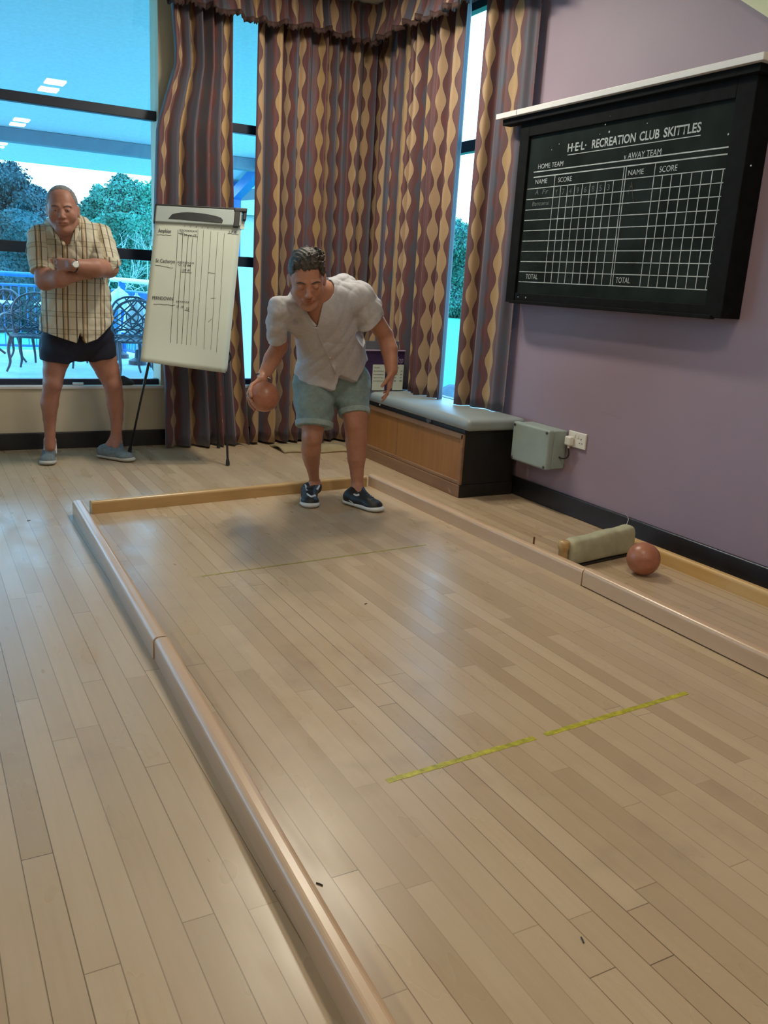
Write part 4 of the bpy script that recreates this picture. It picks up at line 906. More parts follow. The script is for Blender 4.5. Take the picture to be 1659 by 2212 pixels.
def patio_table(px, py, label):
    P = (px, py); t = empty('patio_table', (P[0], P[1], 0), label, 'table', 'round patio tables')
    bm = newbm(); lathe(bm, [(0.0, 0.70), (0.44, 0.70), (0.46, 0.71), (0.46, 0.725), (0.44, 0.735), (0, 0.735)], 40); obj('tabletop', bm, mat('pale_table_top', (0.60, 0.64, 0.66), 0.35, 0.04), t, smooth=False)
    bm = newbm(); lathe(bm, [(0.05, 0.02), (0.035, 0.1), (0.03, 0.4), (0.045, 0.6), (0.09, 0.70)], 16); obj('pedestal', bm, M_CAST, t, smooth=True)
    for k in range(4):
        a = k*math.pi/2+0.4; bm = newbm(); tube(bm, bez([Vector((0.03*math.cos(a), 0.03*math.sin(a), 0.22)), Vector((0.18*math.cos(a), 0.18*math.sin(a), 0.12)), Vector((0.32*math.cos(a), 0.32*math.sin(a), 0.015))], 5), 0.018, 7); obj('foot', bm, M_CAST, t, smooth=True)
patio_table(0.88, 13.10, 'round pale topped patio table at the left edge of the window')
patio_table(2.0, 12.95, 'round pale topped patio table hidden partly by the plaid shirt man')
# trees
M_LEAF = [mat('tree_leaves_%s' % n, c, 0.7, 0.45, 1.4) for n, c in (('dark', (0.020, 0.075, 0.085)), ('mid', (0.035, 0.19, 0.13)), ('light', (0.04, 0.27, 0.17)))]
M_BARK = mat('grey_bark', (0.22, 0.22, 0.22), 0.8, 0.2, 6)
def leaf_mesh(P, N, s_, rr):
    n = len(P); d1 = rr.normal(size=(n, 3)); d1 /= np.linalg.norm(d1, axis=1)[:, None]; d2 = np.cross(d1, N); d2 /= np.linalg.norm(d2, axis=1)[:, None]+1e-6; sz = (s_*rr.uniform(0.6, 1.6, n))[:, None]
    V = np.stack([P-d1*sz, P+d2*sz*0.6, P+d1*sz, P-d2*sz*0.6], 1).reshape(-1, 3)
    me = bpy.data.meshes.new('foliage'); me.vertices.add(4*n); me.vertices.foreach_set('co', V.astype(np.float32).ravel()); me.loops.add(4*n); me.loops.foreach_set('vertex_index', np.arange(4*n, dtype=np.int32)); me.polygons.add(n)
    me.polygons.foreach_set('loop_start', np.arange(0, 4*n, 4, dtype=np.int32)); me.polygons.foreach_set('loop_total', np.full(n, 4, np.int32)); me.update(); return me
def tree(px, py_top, wpx, Y, mi, seed, label, zlow=-0.5, squash=1.0):
    top = on_y(px, py_top, Y); r_ = wpx/ppm(top)/2; zt2 = top[2]; rr = np.random.default_rng(seed)
    t = empty('tree', (top[0], Y, -0.4), label, 'tree', None)
    hgt = zt2-zlow; cl = []
    for k in range(40):
        z = zlow+hgt*rr.uniform(0.12, 0.90); w = r_*(math.sin(math.pi*min(0.97, max(0.08, (z-zlow)/hgt*0.9+0.1)))**0.6)
        a = rr.uniform(0, 6.283); q = w*math.sqrt(rr.uniform(0, 1))*0.75
        cl.append((top[0]+q*math.cos(a), Y+q*math.sin(a), z, r_*rr.uniform(0.3, 0.5)))
    cl.append((top[0], Y, zt2-r_*0.3, r_*0.3))
    PP = []; NN = []
    for cx_, cy_, cz_, cr_r in cl:
        n = int(1500*(cr_r/r_)**2*3)+300
        v = rr.normal(size=(n, 3)); v /= np.linalg.norm(v, axis=1)[:, None]; v = v[v[:, 1] < 0.35]; n = len(v)
        lump = 1+0.13*np.sin(v@np.array([9., 4, 7])+cx_)*np.sin(v@np.array([-5., 8, 11])+cz_); PP.append(np.array([cx_, cy_, cz_])+v*(cr_r*lump*rr.uniform(0.75, 1.04, n))[:, None]); NN.append(v)
    me = leaf_mesh(np.concatenate(PP), np.concatenate(NN), 0.042*Y/28, rr)
    obj('foliage', me, M_LEAF[mi], t, world=True)
    bm = newbm(); tube(bm, bez([Vector((top[0], Y, -0.4)), Vector((top[0]+0.1, Y, zlow+hgt*0.3)), Vector((top[0]-0.1, Y, zlow+hgt*0.7))], 6), [0.22-0.009*i for i in range(13)], 8); obj('trunk', bm, M_BARK, t, world=True)
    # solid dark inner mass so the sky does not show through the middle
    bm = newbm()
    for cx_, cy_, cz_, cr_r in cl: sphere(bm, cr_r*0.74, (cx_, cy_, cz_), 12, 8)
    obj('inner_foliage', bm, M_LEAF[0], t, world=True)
for a in [(15, 345, 170, 24.5, 0, 1, 'tall dark tree at the left edge, behind the railing'), (-75, 370, 170, 30, 0, 2, 'dark tree cut off by the left picture edge'), (72, 398, 110, 28.5, 0, 3, 'lower dark tree directly left of the plaid shirt man\'s head'),
          (150, 428, 80, 36, 0, 4, 'small dark tree behind the plaid shirt man\'s head'), (212, 398, 110, 31, 1, 5, 'green tree just right of the plaid shirt man\'s head'), (262, 374, 130, 26.5, 1, 6, 'tallest bright green tree between the man and the striped curtain'),
          (335, 392, 130, 32, 2, 7, 'bright green tree half hidden by the pier curtain'), (540, 430, 90, 36, 1, 8, 'green tree far behind the blue canopy post'), (620, 430, 120, 42, 1, 9, 'green tree hidden mostly by the corner curtain'),
          (985, 470, 130, 40, 1, 12, 'distant green tree beyond the grass seen through the window slit, left one'), (1075, 465, 130, 44, 1, 13, 'distant green tree beyond the grass seen through the window slit, right one')]:
    tree(*a)
def hedge(px0, px1, py_top, Y, mi, seed, label):
    A1, B1 = on_y(px0, py_top, Y), on_y(px1, py_top, Y); rr = np.random.default_rng(seed); n = 26000
    x = rr.uniform(A1[0], B1[0], n); zt3 = A1[2]+(B1[2]-A1[2])*(x-A1[0])/(B1[0]-A1[0])+0.25*np.sin(x*1.3)+0.15*np.sin(x*3.1); z = -0.35+(zt3+0.35)*rr.uniform(0, 1, n)**0.8
    P = np.stack([x, Y-0.3-0.35*np.sin(z*2.2+x*1.7)**2-0.2*np.sin(x*5+z*4)+rr.uniform(-.1, .1, n), z], 1)
    t = empty('hedge', ((A1[0]+B1[0])/2, Y, -0.35), label, 'hedge')
    me = leaf_mesh(P, np.tile([0, -1, 0.2], (n, 1)), 0.04, rr); obj('foliage', me, M_LEAF[mi], t, world=True)
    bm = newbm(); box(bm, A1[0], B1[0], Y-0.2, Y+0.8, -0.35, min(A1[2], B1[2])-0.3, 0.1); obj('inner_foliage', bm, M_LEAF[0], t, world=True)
hedge(-60, 150, 470, 22, 0, 21, 'dark hedge of shrubs behind the terrace railing on the left'); hedge(153, 420, 470, 23.6, 1, 22, 'green hedge of shrubs behind the white handrail')
# bare white twigs in front of the right-hand trees
rr = random.Random(4); M_TWIG = mat('pale_bare_twigs', (0.35, 0.45, 0.42), 0.7)
t = empty('bare_shrub', tuple(on_y(300, 560, 20)), 'pale leafless shrub with white twigs in front of the green hedge', 'shrub')
t.location.z = -0.35; base = Vector(t.location)
def grow(bm, p, d, L, r, lev):
    q = p+d*L; tube(bm, bez([p, p.lerp(q, 0.5)+Vector((rr.uniform(-1, 1), rr.uniform(-1, 1), rr.uniform(-1, 1)))*L*0.1, q], 3), r, 4)
    if lev: 
        for _ in range(3 if lev > 1 else 2): grow(bm, p.lerp(q, rr.uniform(0.5, 1)), (d+Vector((rr.uniform(-1, 1), rr.uniform(-.6, .6), rr.uniform(-.5, .8)))*0.8).normalized(), L*0.66, r*0.6, lev-1)
for k in range(3):
    bm = newbm(); grow(bm, base+Vector((rr.uniform(-.8, .8), 0, 0)), Vector((rr.uniform(-.35, .35), rr.uniform(-.2, .2), 1)).normalized(), 1.15, 0.016, 4); obj('branch', bm, M_TWIG, t, world=True)
# ================================================================== PEOPLE: signed-distance sculpting
class Sculpt:
    def __init__(s, lo, hi, h):
        s.h = h; s.lo = np.array(lo, float); s.n = np.ceil((np.array(hi)-s.lo)/h).astype(int)+1
        s.D = np.full(s.n, 1.0, np.float32)
        s.ax = [s.lo[i]+h*np.arange(s.n[i]) for i in range(3)]
    def _sub(s, lo, hi, m):
        sl = []
        for i in range(3):
            a = max(0, int((lo[i]-m-s.lo[i])/s.h)); b = min(s.n[i], int((hi[i]+m-s.lo[i])/s.h)+2)
            if b <= a: return None
            sl.append(slice(a, b))
        X, Y, Z = np.meshgrid(*[s.ax[i][sl[i]] for i in range(3)], indexing='ij')
        return tuple(sl), np.stack([X, Y, Z], -1)
    def _put(s, sl, d, k, op):
        A = s.D[sl]; d = d.astype(np.float32)
        if op == 'add':
            if k > 0: hh = np.clip(0.5+0.5*(A-d)/k, 0, 1); R = A*(1-hh)+d*hh-k*hh*(1-hh); R = np.where(A >= 0.99, d, R)
            else: R = np.minimum(A, d)
        else:
            if k > 0: hh = np.clip(0.5-0.5*(A+d)/k, 0, 1); R = A*(1-hh)+(-d)*hh+k*hh*(1-hh)
            else: R = np.maximum(A, -d)
        s.D[sl] = R
    def cone(s, a, b, ra, rb, k=0.02, op='add', flat=None, cut0=None):
        a, b = np.array(a, float), np.array(b, float); r = max(ra, rb)*(max(1, flat[1]) if flat is not None else 1)
        q = s._sub(np.minimum(a, b)-r, np.maximum(a, b)+r, k+0.02)
        if q is None: return
        sl, P = q; ba = b-a; L2 = ba@ba+1e-12; pa = P-a; t = np.clip((pa@ba)/L2, 0, 1)
        w = pa-t[..., None]*ba
        if flat is not None:
            n = np.array(flat[0], float); n /= np.linalg.norm(n); c = w@n; w = w+(c*(1/flat[1]-1))[..., None]*n
        d = np.linalg.norm(w, axis=-1)-(ra+(rb-ra)*t)
        if flat is not None and flat[1] < 1: d = d*flat[1]**0.5
        s._put(sl, d, k, op)
    def chain(s, pts, k=0.02, **kw):
        for (a, ra), (b, rb) in zip(pts, pts[1:]): s.cone(a, b, ra, rb, k, **kw)
    def ell(s, c, r, R=None, k=0.02, op='add'):
        c = np.array(c, float); r = np.array(r, float); R = np.eye(3) if R is None else np.array(R)   # columns of R: local axes
        q = s._sub(c-r.max(), c+r.max(), k+0.02)
        if q is None: return
        sl, P = q; L = (P-c)@R; k0 = np.linalg.norm(L/r, axis=-1); k1 = np.linalg.norm(L/(r*r), axis=-1)+1e-9
        s._put(sl, k0*(k0-1)/k1, k, op)
    def cut(s, fn, k=0.0):
        """keeps the part where fn(P) < 0"""
        X, Y, Z = np.meshgrid(*s.ax, indexing='ij'); P = np.stack([X, Y, Z], -1); d = fn(P).astype(np.float32)
        s.D = np.maximum(s.D, d) if k <= 0 else s.D
    def wrinkle(s, fn):
        idx = np.nonzero(np.abs(s.D) < 0.03); P = s.lo+s.h*np.stack(idx, -1); s.D[idx] += fn(P).astype(np.float32)
    def mesh(s, smooth_it=2):
        D = s.D; S = D < 0; n = s.n; off = [(i, j, k) for i in (0, 1) for j in (0, 1) for k in (0, 1)]
        c = np.zeros(n-1, np.int8)
        for o in off: c += S[o[0]:n[0]-1+o[0], o[1]:n[1]-1+o[1], o[2]:n[2]-1+o[2]]
        act = np.nonzero((c > 0) & (c < 8)); act = np.stack(act, -1); ids = np.full(n-1, -1, np.int32); ids[act[:, 0], act[:, 1], act[:, 2]] = np.arange(len(act))
        acc = np.zeros((len(act), 3)); cnt = np.zeros(len(act))
        for a in off:
            for ax_ in range(3):
                if a[ax_]: continue
                b = list(a); b[ax_] = 1
                va = D[act[:, 0]+a[0], act[:, 1]+a[1], act[:, 2]+a[2]]; vb = D[act[:, 0]+b[0], act[:, 1]+b[1], act[:, 2]+b[2]]
                m = (va < 0) != (vb < 0); t = np.where(m, va/(va-vb+1e-12), 0); p = np.tile(np.array(a, float), (len(act), 1)); p[:, ax_] += t
                acc[m] += p[m]; cnt[m] += 1
        V = s.lo+s.h*(act+acc/np.maximum(cnt, 1)[:, None]); quads = []
        for ax_ in range(3):
            u, v = (ax_+1) % 3, (ax_+2) % 3
            s0 = [slice(None)]*3; s1 = [slice(None)]*3; s0[ax_] = slice(0, -1); s1[ax_] = slice(1, None)
            A, B = S[tuple(s0)], S[tuple(s1)]; e = np.stack(np.nonzero(A != B), -1)
            ok = (e[:, u] > 0) & (e[:, v] > 0) & (e[:, u] < n[u]-1) & (e[:, v] < n[v]-1); e = e[ok]
            inside = A[e[:, 0], e[:, 1], e[:, 2]]
            def cid(du, dv):
                q = e.copy(); q[:, u] -= du; q[:, v] -= dv; return ids[q[:, 0], q[:, 1], q[:, 2]]
            Q = np.stack([cid(1, 1), cid(0, 1), cid(0, 0), cid(1, 0)], -1)
            Q = np.where(inside[:, None], Q, Q[:, ::-1]); quads.append(Q)
        Q = np.concatenate(quads)
        for _ in range(smooth_it):  # light Laplacian
            sm = np.zeros_like(V); ct = np.zeros(len(V))
            for i in range(4):
                for j in ((i+1) % 4, (i-1) % 4): np.add.at(sm, Q[:, i], V[Q[:, j]]); np.add.at(ct, Q[:, i], 1)
            V = V*0.5+0.5*sm/np.maximum(ct, 1)[:, None]
        return V, Q
def sculpt_obj(name, sc, m, origin, parent=None, smooth_it=2, uvfn=None, attr=None):
    V, Q = sc.mesh(smooth_it); me = bpy.data.meshes.new(name); V = V-np.array(origin)
    me.vertices.add(len(V)); me.vertices.foreach_set('co', V.astype(np.float32).ravel())
    me.loops.add(len(Q)*4); me.loops.foreach_set('vertex_index', Q.astype(np.int32).ravel()); me.polygons.add(len(Q))
    me.polygons.foreach_set('loop_start', np.arange(0, len(Q)*4, 4, dtype=np.int32)); me.polygons.foreach_set('loop_total', np.full(len(Q), 4, np.int32))
    me.update(); me.validate()
    if uvfn is not None:
        UV = uvfn(V+np.array(origin)); a = me.attributes.new('cloth', 'FLOAT_VECTOR', 'POINT'); a.data.foreach_set('vector', np.column_stack([UV, np.zeros(len(UV))]).astype(np.float32).ravel())
    if attr is not None:
        for nm_, fn_ in attr.items():
            a = me.attributes.new(nm_, 'FLOAT', 'POINT'); a.data.foreach_set('value', fn_(V+np.array(origin)).astype(np.float32))
    o = obj(name, me, m, parent, smooth=True)
    if parent is None: o.location = origin
    return o
def nrm(v): v = np.array(v, float); return v/np.linalg.norm(v)
def basis(fwd, up):
    """columns: right, forward, up (right = the figure's left-right axis pointing to +x when facing +y)"""
    f = nrm(fwd); u = np.array(up, float); r = nrm(np.cross(f, u)); u = np.cross(r, f); return np.column_stack([r, f, u])
def head(sc, c, B, S=1.0, fat=1.0, k=0.012):
    mo = 0.007 if fat > 1.1 else 0.0
    """adds a head; local x right, y forward (face), z up; head height about 0.235*S, chin at -0.118"""
    def L(x, y, z): return np.array(c)+B@(np.array([x, y, z])*S)
    sc.ell(L(0, -0.014, 0.036), np.array([0.076, 0.094, 0.083])*S, B, k)
    sc.ell(L(0, 0.020, -0.010), np.array([0.069, 0.072, 0.085])*S, B, 0.02)
    sc.cone(L(0, 0.030, -0.03), L(0, 0.046, -0.088), 0.060*S*fat, 0.036*S*fat, 0.022)
    for sx in (-1, 1):
        sc.ell(L(sx*0.040, 0.055, -0.030), np.array([0.026, 0.024, 0.024])*S*fat, B, 0.018)     # cheeks
        sc.cone(L(sx*0.060, -0.005, -0.06), L(sx*0.026, 0.055, -0.098), 0.017*S*fat, 0.016*S, 0.02)  # jaw
        sc.cone(L(sx*0.014, 0.084, 0.021), L(sx*0.047, 0.070, 0.020), 0.0085*S, 0.0075*S, 0.012)     # brow ridge
    sc.ell(L(0, 0.072, -0.103), np.array([0.022, 0.017, 0.016])*S, B, 0.016)                     # chin
    for sx in (-1, 1): sc.ell(L(sx*0.031, 0.097, 0.001), np.array([0.019, 0.0155, 0.013])*S, B, 0.012, 'sub')  # sockets
    sc.cone(L(0, 0.082, 0.010), L(0, 0.108, -0.030), 0.0085*S, 0.0115*S, 0.010)                      # nose
    for sx in (-1, 1): sc.ell(L(sx*0.0115, 0.099, -0.034), np.array([0.0085, 0.010, 0.007])*S, B, 0.006)
    sc.ell(L(0, 0.081+mo, -0.060), np.array([0.028, 0.012, 0.016])*S, B, 0.012)
    sc.ell(L(0, 0.090+mo, -0.0585), np.array([0.022, 0.0065, 0.0045])*S, B, 0.004); sc.ell(L(0, 0.089+mo, -0.070), np.array([0.019, 0.0065, 0.0055])*S, B, 0.004)
    sc.cone(L(-0.024, 0.094+mo, -0.0635), L(0.024, 0.094+mo, -0.0635), 0.0020*S, 0.0020*S, 0.003, 'sub')
    for sx in (-1, 1):
        R2 = B@np.array([[math.cos(0.35*sx), -math.sin(0.35*sx), 0], [math.sin(0.35*sx), math.cos(0.35*sx), 0], [0, 0, 1]])
        sc.ell(L(sx*0.079, -0.008, -0.008), np.array([0.008, 0.019, 0.032])*S, R2, 0.006); sc.ell(L(sx*0.087, -0.004, -0.008), np.array([0.006, 0.011, 0.020])*S, R2, 0.004, 'sub')
        sc.ell(L(sx*0.031, 0.079, 0.000), np.array([0.0135, 0.0125, 0.0115])*S, B, 0.003)           # eyeball under the lids
        sc.cone(L(sx*0.019, 0.089, 0.0075), L(sx*0.044, 0.084, 0.006), 0.0035*S, 0.003*S, 0.004)      # upper lid
        sc.cone(L(sx*0.021, 0.088, -0.0085), L(sx*0.042, 0.084, -0.0075), 0.0025*S, 0.0025*S, 0.004)
    return L
def face_y(sc, L, x, z):
    """local y of the face's surface at local x, z"""
    for y in np.arange(0.14, 0.03, -0.0012):
        P = L(x, y, z); i = np.round((P-sc.lo)/sc.h).astype(int)
        if sc.D[tuple(i)] < 0: return y
    return 0.08
def eyes_and_brows(parent, origin, L, B, S, mb, open_=True, sc=None, smile=0.0):
    M_MOUTH = bpy.data.materials.get('mouth_shadow_line') or mat('mouth_shadow_line', (0.10, 0.022, 0.018), 0.5, 0.1)
    bm = newbm(); pts = [Vector(L(x, face_y(sc, L, x, -0.0635+smile*(x/0.028)**2)+0.0003, -0.0635+smile*(x/0.028)**2)-origin) for x in (-0.028, -0.019, -0.009, 0, 0.009, 0.019, 0.028)]
    tube(bm, bez(pts, 4), [0.0006+0.0011*math.sin(math.pi*i/24) for i in range(25)], 6); obj('mouth_line', bm, M_MOUTH, parent, smooth=True)
    M_EYE = bpy.data.materials.get('eye_white') or mat('eye_white', (0.22, 0.17, 0.15), 0.25, 0.03)
    M_IRIS = bpy.data.materials.get('dark_iris') or mat('dark_iris', (0.02, 0.015, 0.012), 0.2, 0.1)
    for sx in (-1, 1):
        R = Matrix(B.tolist())
        if open_:
            bm = newbm(); sphere(bm, 1.0, Vector(L(sx*0.031, face_y(sc, L, sx*0.031, 0.0)-0.0035, 0.000)-origin), 14, 8, (0.0105*S, 0.0062*S, 0.0036*S), R); e = obj('eye', bm, M_EYE, parent, smooth=True)
            bm = newbm(); sphere(bm, 1.0, Vector(L(sx*0.031, face_y(sc, L, sx*0.031, 0.0)-0.0012, 0.000)-origin), 12, 8, (0.0048*S, 0.0050*S, 0.0035*S), R); obj('iris', bm, M_IRIS, e, smooth=True)
        bm = newbm(); pts = [Vector(L(sx*x, y, z)-origin) for x, y, z in [(x_, face_y(sc, L, sx*x_, z_)+0.0005, z_) for x_, z_ in ((0.014, 0.0185), (0.026, 0.0225), (0.040, 0.022), (0.051, 0.017))]]
        tube(bm, bez(pts, 4), [0.0022+0.0016*math.sin(math.pi*i/12) for i in range(13)], 6); obj('eyebrow', bm, mb, parent, smooth=True)
def hand(sc, wrist, d, palm_n, thumb_side, size=1.0, curls=(0.5, 0.5, 0.5, 0.5), thumb_out=0.6, thumb_curl=0.4, spread=0.10, k=0.006, curl_fn=None):
    """d: wrist->knuckles, palm_n: direction the palm faces (fingers curl towards it), thumb_side: direction of the thumb edge"""
    d = nrm(d); n = nrm(np.array(palm_n)-np.dot(palm_n, d)*d); t = nrm(np.array(thumb_side)-np.dot(thumb_side, d)*d-np.dot(thumb_side, n)*n); w = np.array(wrist, float)
    pl_ = 0.092*size
    for i, o in enumerate((0.030, 0.010, -0.010, -0.028)):   # index .. little
        kn = w+d*pl_*(1.0, 1.02, 0.98, 0.90)[i]+t*o*size
        sc.cone(w+t*o*0.45*size+d*0.01, kn, 0.0165*size, 0.0125*size, 0.010)
        fl = (0.074, 0.082, 0.076, 0.058)[i]*size; r0 = (0.0088, 0.0090, 0.0086, 0.0076)[i]*size
        c_ = curls[i]; dir_ = nrm(d+t*spread*(1.2, 0.4, -0.4, -1.3)[i]); P = kn; ang = 0.0
        for j, fr in enumerate((0.45, 0.30, 0.25)):
            ang += c_*(0.9, 1.1, 0.7)[j]; dd = dir_*math.cos(ang)+n*math.sin(ang); Q = P+dd*fl*fr
            sc.cone(P, Q, r0*(1-0.09*j), r0*(0.93-0.10*j), 0.0035 if j else 0.006); P = Q
    b0 = w+d*0.022*size+t*0.020*size; sc.cone(w, b0, 0.017*size, 0.0155*size, 0.012)
    td = nrm(d*0.75+t*thumb_out+n*0.30); b1 = b0+td*0.042*size; td2 = nrm(td+n*thumb_curl+d*0.2); b2 = b1+td2*0.032*size; td3 = nrm(td2+n*thumb_curl*0.7); b3 = b2+td3*0.026*size
    sc.cone(b0, b1, 0.0150*size, 0.0115*size, 0.010); sc.cone(b1, b2, 0.0110*size, 0.0100*size, 0.004); sc.cone(b2, b3, 0.0100*size, 0.0080*size, 0.003)
def skin_mat(name, c0, c1, lip):
    m, b, p = new_mat(name); tc = b.node('ShaderNodeTexCoord').outputs['Object']
    c = b.mix(b.ramp(b.noise(tc, 18, 4), 0.3, 0.7), c0, c1); c = b.mix(b.ramp(b.noise(tc, 90, 3, 0.6), 0.55, 0.75, 0, 0.35), c, tuple(x*0.75 for x in c0))
    a = b.node('ShaderNodeAttribute', attribute_name='lips').outputs['Fac']; c = b.mix(a, c, lip)
    b.put(p.inputs['Base Color'], c); p.inputs['Roughness'].default_value = 0.5; p.inputs['Subsurface Weight'].default_value = 0.06; p.inputs['Subsurface Scale'].default_value = 0.01
    p.inputs['Specular IOR Level'].default_value = 0.35; return m
def shoe(sc_u, sc_s, heel, toe, w, h, ankle, lift=0.0, top=0.10, tip=0.0):
    """heel, toe: floor points; sculpts upper and sole"""
    heel, toe = np.array(heel, float), np.array(toe, float); d = nrm(toe-heel); up = np.array([0, 0, 1.0]); s = np.cross(d, up); Lh = np.linalg.norm(toe-heel); z0 = up*(0.028+lift)
    for a, b, ra, rb, f in ((0.13, 0.45, 0.036, 0.036, 0.9), (0.40, 0.84, 0.037, 0.034, 0.85)):
        P, Q = heel+d*Lh*a+z0+up*0.014, heel+d*Lh*b+z0+up*(0.014 if b < 0.6 else 0.002); sc_u.cone(P, Q, ra*w, rb*w, 0.02, flat=(up, f))
    sc_u.ell(heel+d*Lh*0.80+z0+up*0.004, (0.043*w, 0.043*w, 0.026), None, 0.02)
    sc_u.cone(heel+d*Lh*0.16+z0+up*0.03, np.array(ankle)+[0, 0, -0.012], 0.034*w, 0.037*w, 0.02)
    sc_u.cone(heel+d*Lh*0.66+z0+up*0.016, np.array(ankle)+d*0.028+up*(-0.004), 0.027*w, 0.020*w, 0.02)
    for a, b, ra, rb in ((0.13, 0.5, 0.036, 0.037), (0.45, 0.84, 0.037, 0.043)):
        P, Q = heel+d*Lh*a+up*(0.017+lift), heel+d*Lh*b+up*(0.017+lift); sc_s.cone(P, Q, ra*w*1.07, rb*w*1.07, 0.01, flat=(up, 0.36))
    sc_s.cone(heel+d*Lh*0.80+up*(0.017+lift), heel+d*Lh*0.87+up*(0.020+lift), 0.043*w*1.06, 0.040*w*1.04, 0.01, flat=(up, 0.36))
def wr(*terms):
    """sum of directional sine wrinkles: (amplitude, (kx,ky,kz), phase)"""
    def f(P):
        q = 0
        wob = 0.5*np.sin(P@np.array([9, 7, 11.])+1)+0.4*np.sin(P@np.array([-13, 5, 17.])+2)
        for a, kv, ph in terms: q = q+a*np.sin(P@np.array(kv, float)+ph+wob*2.0)
        return q
    return f

# ------------------------------------------------------------------ the older man, arms folded
PX = lambda x, y, Y: on_y(x, y, Y)
O1 = np.array([1.02, 5.86, 0.0])
YT, YH = 5.74, 5.60
sk = Sculpt((0.55, 5.30, 0.02), (1.52, 6.08, 1.80), 0.0042)
SK1 = skin_mat('ruddy_tanned_skin', (0.34, 0.150, 0.103), (0.40, 0.190, 0.132), (0.31, 0.105, 0.08))
def rpx(P, w): return w/2/ppm(P)
def limb(sc, defs, k=0.02, **kw):
    pts = []
    for x, y, Y, w in defs: P = PX(x, y, Y); pts.append((P, rpx(P, w)))
    sc.chain(pts, k, **kw); return pts
# legs
limb(sk, [(132, 745, 5.86, 66), (122, 775, 5.85, 56), (117, 800, 5.83, 46), (114, 828, 5.82, 40), (110, 850, 5.84, 36), (107, 872, 5.86, 37), (107, 905, 5.88, 27), (108, 935, 5.89, 22), (108, 965, 5.89, 23)], 0.008)
P = PX(114, 829, 5.79); sk.ell(P, (rpx(P, 30), 0.04, 0.045), None, 0.015); P = PX(107, 872, 5.91); sk.ell(P, (rpx(P, 36), 0.045, 0.09), None, 0.02)
limb(sk, [(210, 745, 5.90, 66), (222, 775, 5.90, 58), (232, 800, 5.90, 50), (243, 828, 5.90, 40), (247, 850, 5.93, 35), (249, 872, 5.95, 35), (252, 905, 5.97, 27), (251, 935, 5.98, 22), (250, 958, 5.98, 23)], 0.008)
P = PX(243, 829, 5.87); sk.ell(P, (rpx(P, 30), 0.04, 0.045), None, 0.015); P = PX(250, 872, 5.99); sk.ell(P, (rpx(P, 34), 0.045, 0.09), None, 0.02)
# feet inside the shoes
F1T, F1H = on_floor(103, 1007)+[0, 0.01, 0], on_floor(108, 965)*0+np.array([on_floor(103, 1007)[0]+0.055, on_floor(103, 1007)[1]+0.285, 0])
F2T = on_floor(284, 999)+[0.01, 0.01, 0]; F2H = np.array([F2T[0]-0.185, F2T[1]+0.205, 0])
A1, A2 = PX(108, 955, 5.92), PX(251, 945, 5.99)
for T_, H_, A_ in ((F1T, F1H, A1), (F2T, F2H, A2)): sk.cone(A_, H_*0.5+T_*0.5+[0, 0, 0.045], 0.033, 0.026, 0.02); sk.cone(H_*0.8+T_*0.2+[0, 0, 0.05], A_, 0.03, 0.033, 0.02)
# trunk (under the shirt)
limb(sk, [(170, 728, 5.87, 104), (168, 650, 5.84, 112), (160, 560, 5.78, 120), (150, 520, 5.74, 105)], 0.02, flat=((0, 1, 0.1), 0.60))
# neck, head
hc = PX(135, 453, YH-0.02); Bh = basis((-0.20, -0.96, -0.10), (-0.07, -0.10, 1)); S1 = 1.09
sk.cone(PX(150, 515, 5.72), hc+Bh@np.array([0, -0.02, -0.06]), 0.072, 0.066, 0.03)
sk.cone(PX(146, 522, 5.66), PX(142, 492, 5.60), 0.06, 0.05, 0.03)
L1 = head(sk, hc, Bh, S1, 1.17)
# arms
shL, elL = PX(86, 512, 5.72), PX(97, 606, 5.60); shR, elR = PX(216, 508, 5.74), PX(234, 578, 5.58)
sk.chain([(shL, rpx(shL, 44)), (elL, rpx(elL, 40))]); hidL = PX(190, 592, 5.52)
sk.chain([(elL, rpx(elL, 40)), (PX(130, 602, 5.50), rpx(elL, 36)), (PX(165, 593, 5.50), rpx(elL, 26)), (hidL, 0.028)])
sk.chain([(shR, rpx(shR, 44)), (elR, rpx(elR, 40))]); wrR = PX(158, 573, 5.42)
sk.chain([(elR, rpx(elR, 42)), (PX(205, 579, 5.47), rpx(elR, 37)), (wrR, rpx(wrR, 26))])
hand(sk, wrR, PX(130, 573, 5.475)-wrR, (0.1, 1, 0), (0, 0, 1), 1.02, (0.62, 0.6, 0.6, 0.6), 0.15, 0.2, 0.02)
hand(sk, PX(176, 592, 5.50), PX(214, 588, 5.60)-PX(176, 592, 5.50), (0.0, 1, 0), (0, 0, 1), 0.95, (0.35, 0.35, 0.35, 0.35), 0.25, 0.2, 0.05)
def lips(L, S):
    c = L(0, 0.094, -0.064)
    return lambda V: np.clip(1.6-np.linalg.norm((V-c)/np.array([0.024, 0.02, 0.0095])/S, axis=1)*1.3, 0, 0.5)
man = sculpt_obj('person', sk, SK1, O1, None, 2, attr={'lips': lips(L1, S1)})
tag(man, 'grey haired man standing with folded arms in plaid shirt and navy shorts by the window', 'person')
M_GREYHAIR = mat('short_grey_hair', (0.20, 0.195, 0.20), 0.7, 0.3, 60, bump=0.6, bscale=250); M_BROW1 = mat('grey_brown_brow', (0.10, 0.07, 0.06), 0.8)
eyes_and_brows(man, O1, L1, Bh, S1, M_BROW1, sc=sk, smile=0.004)
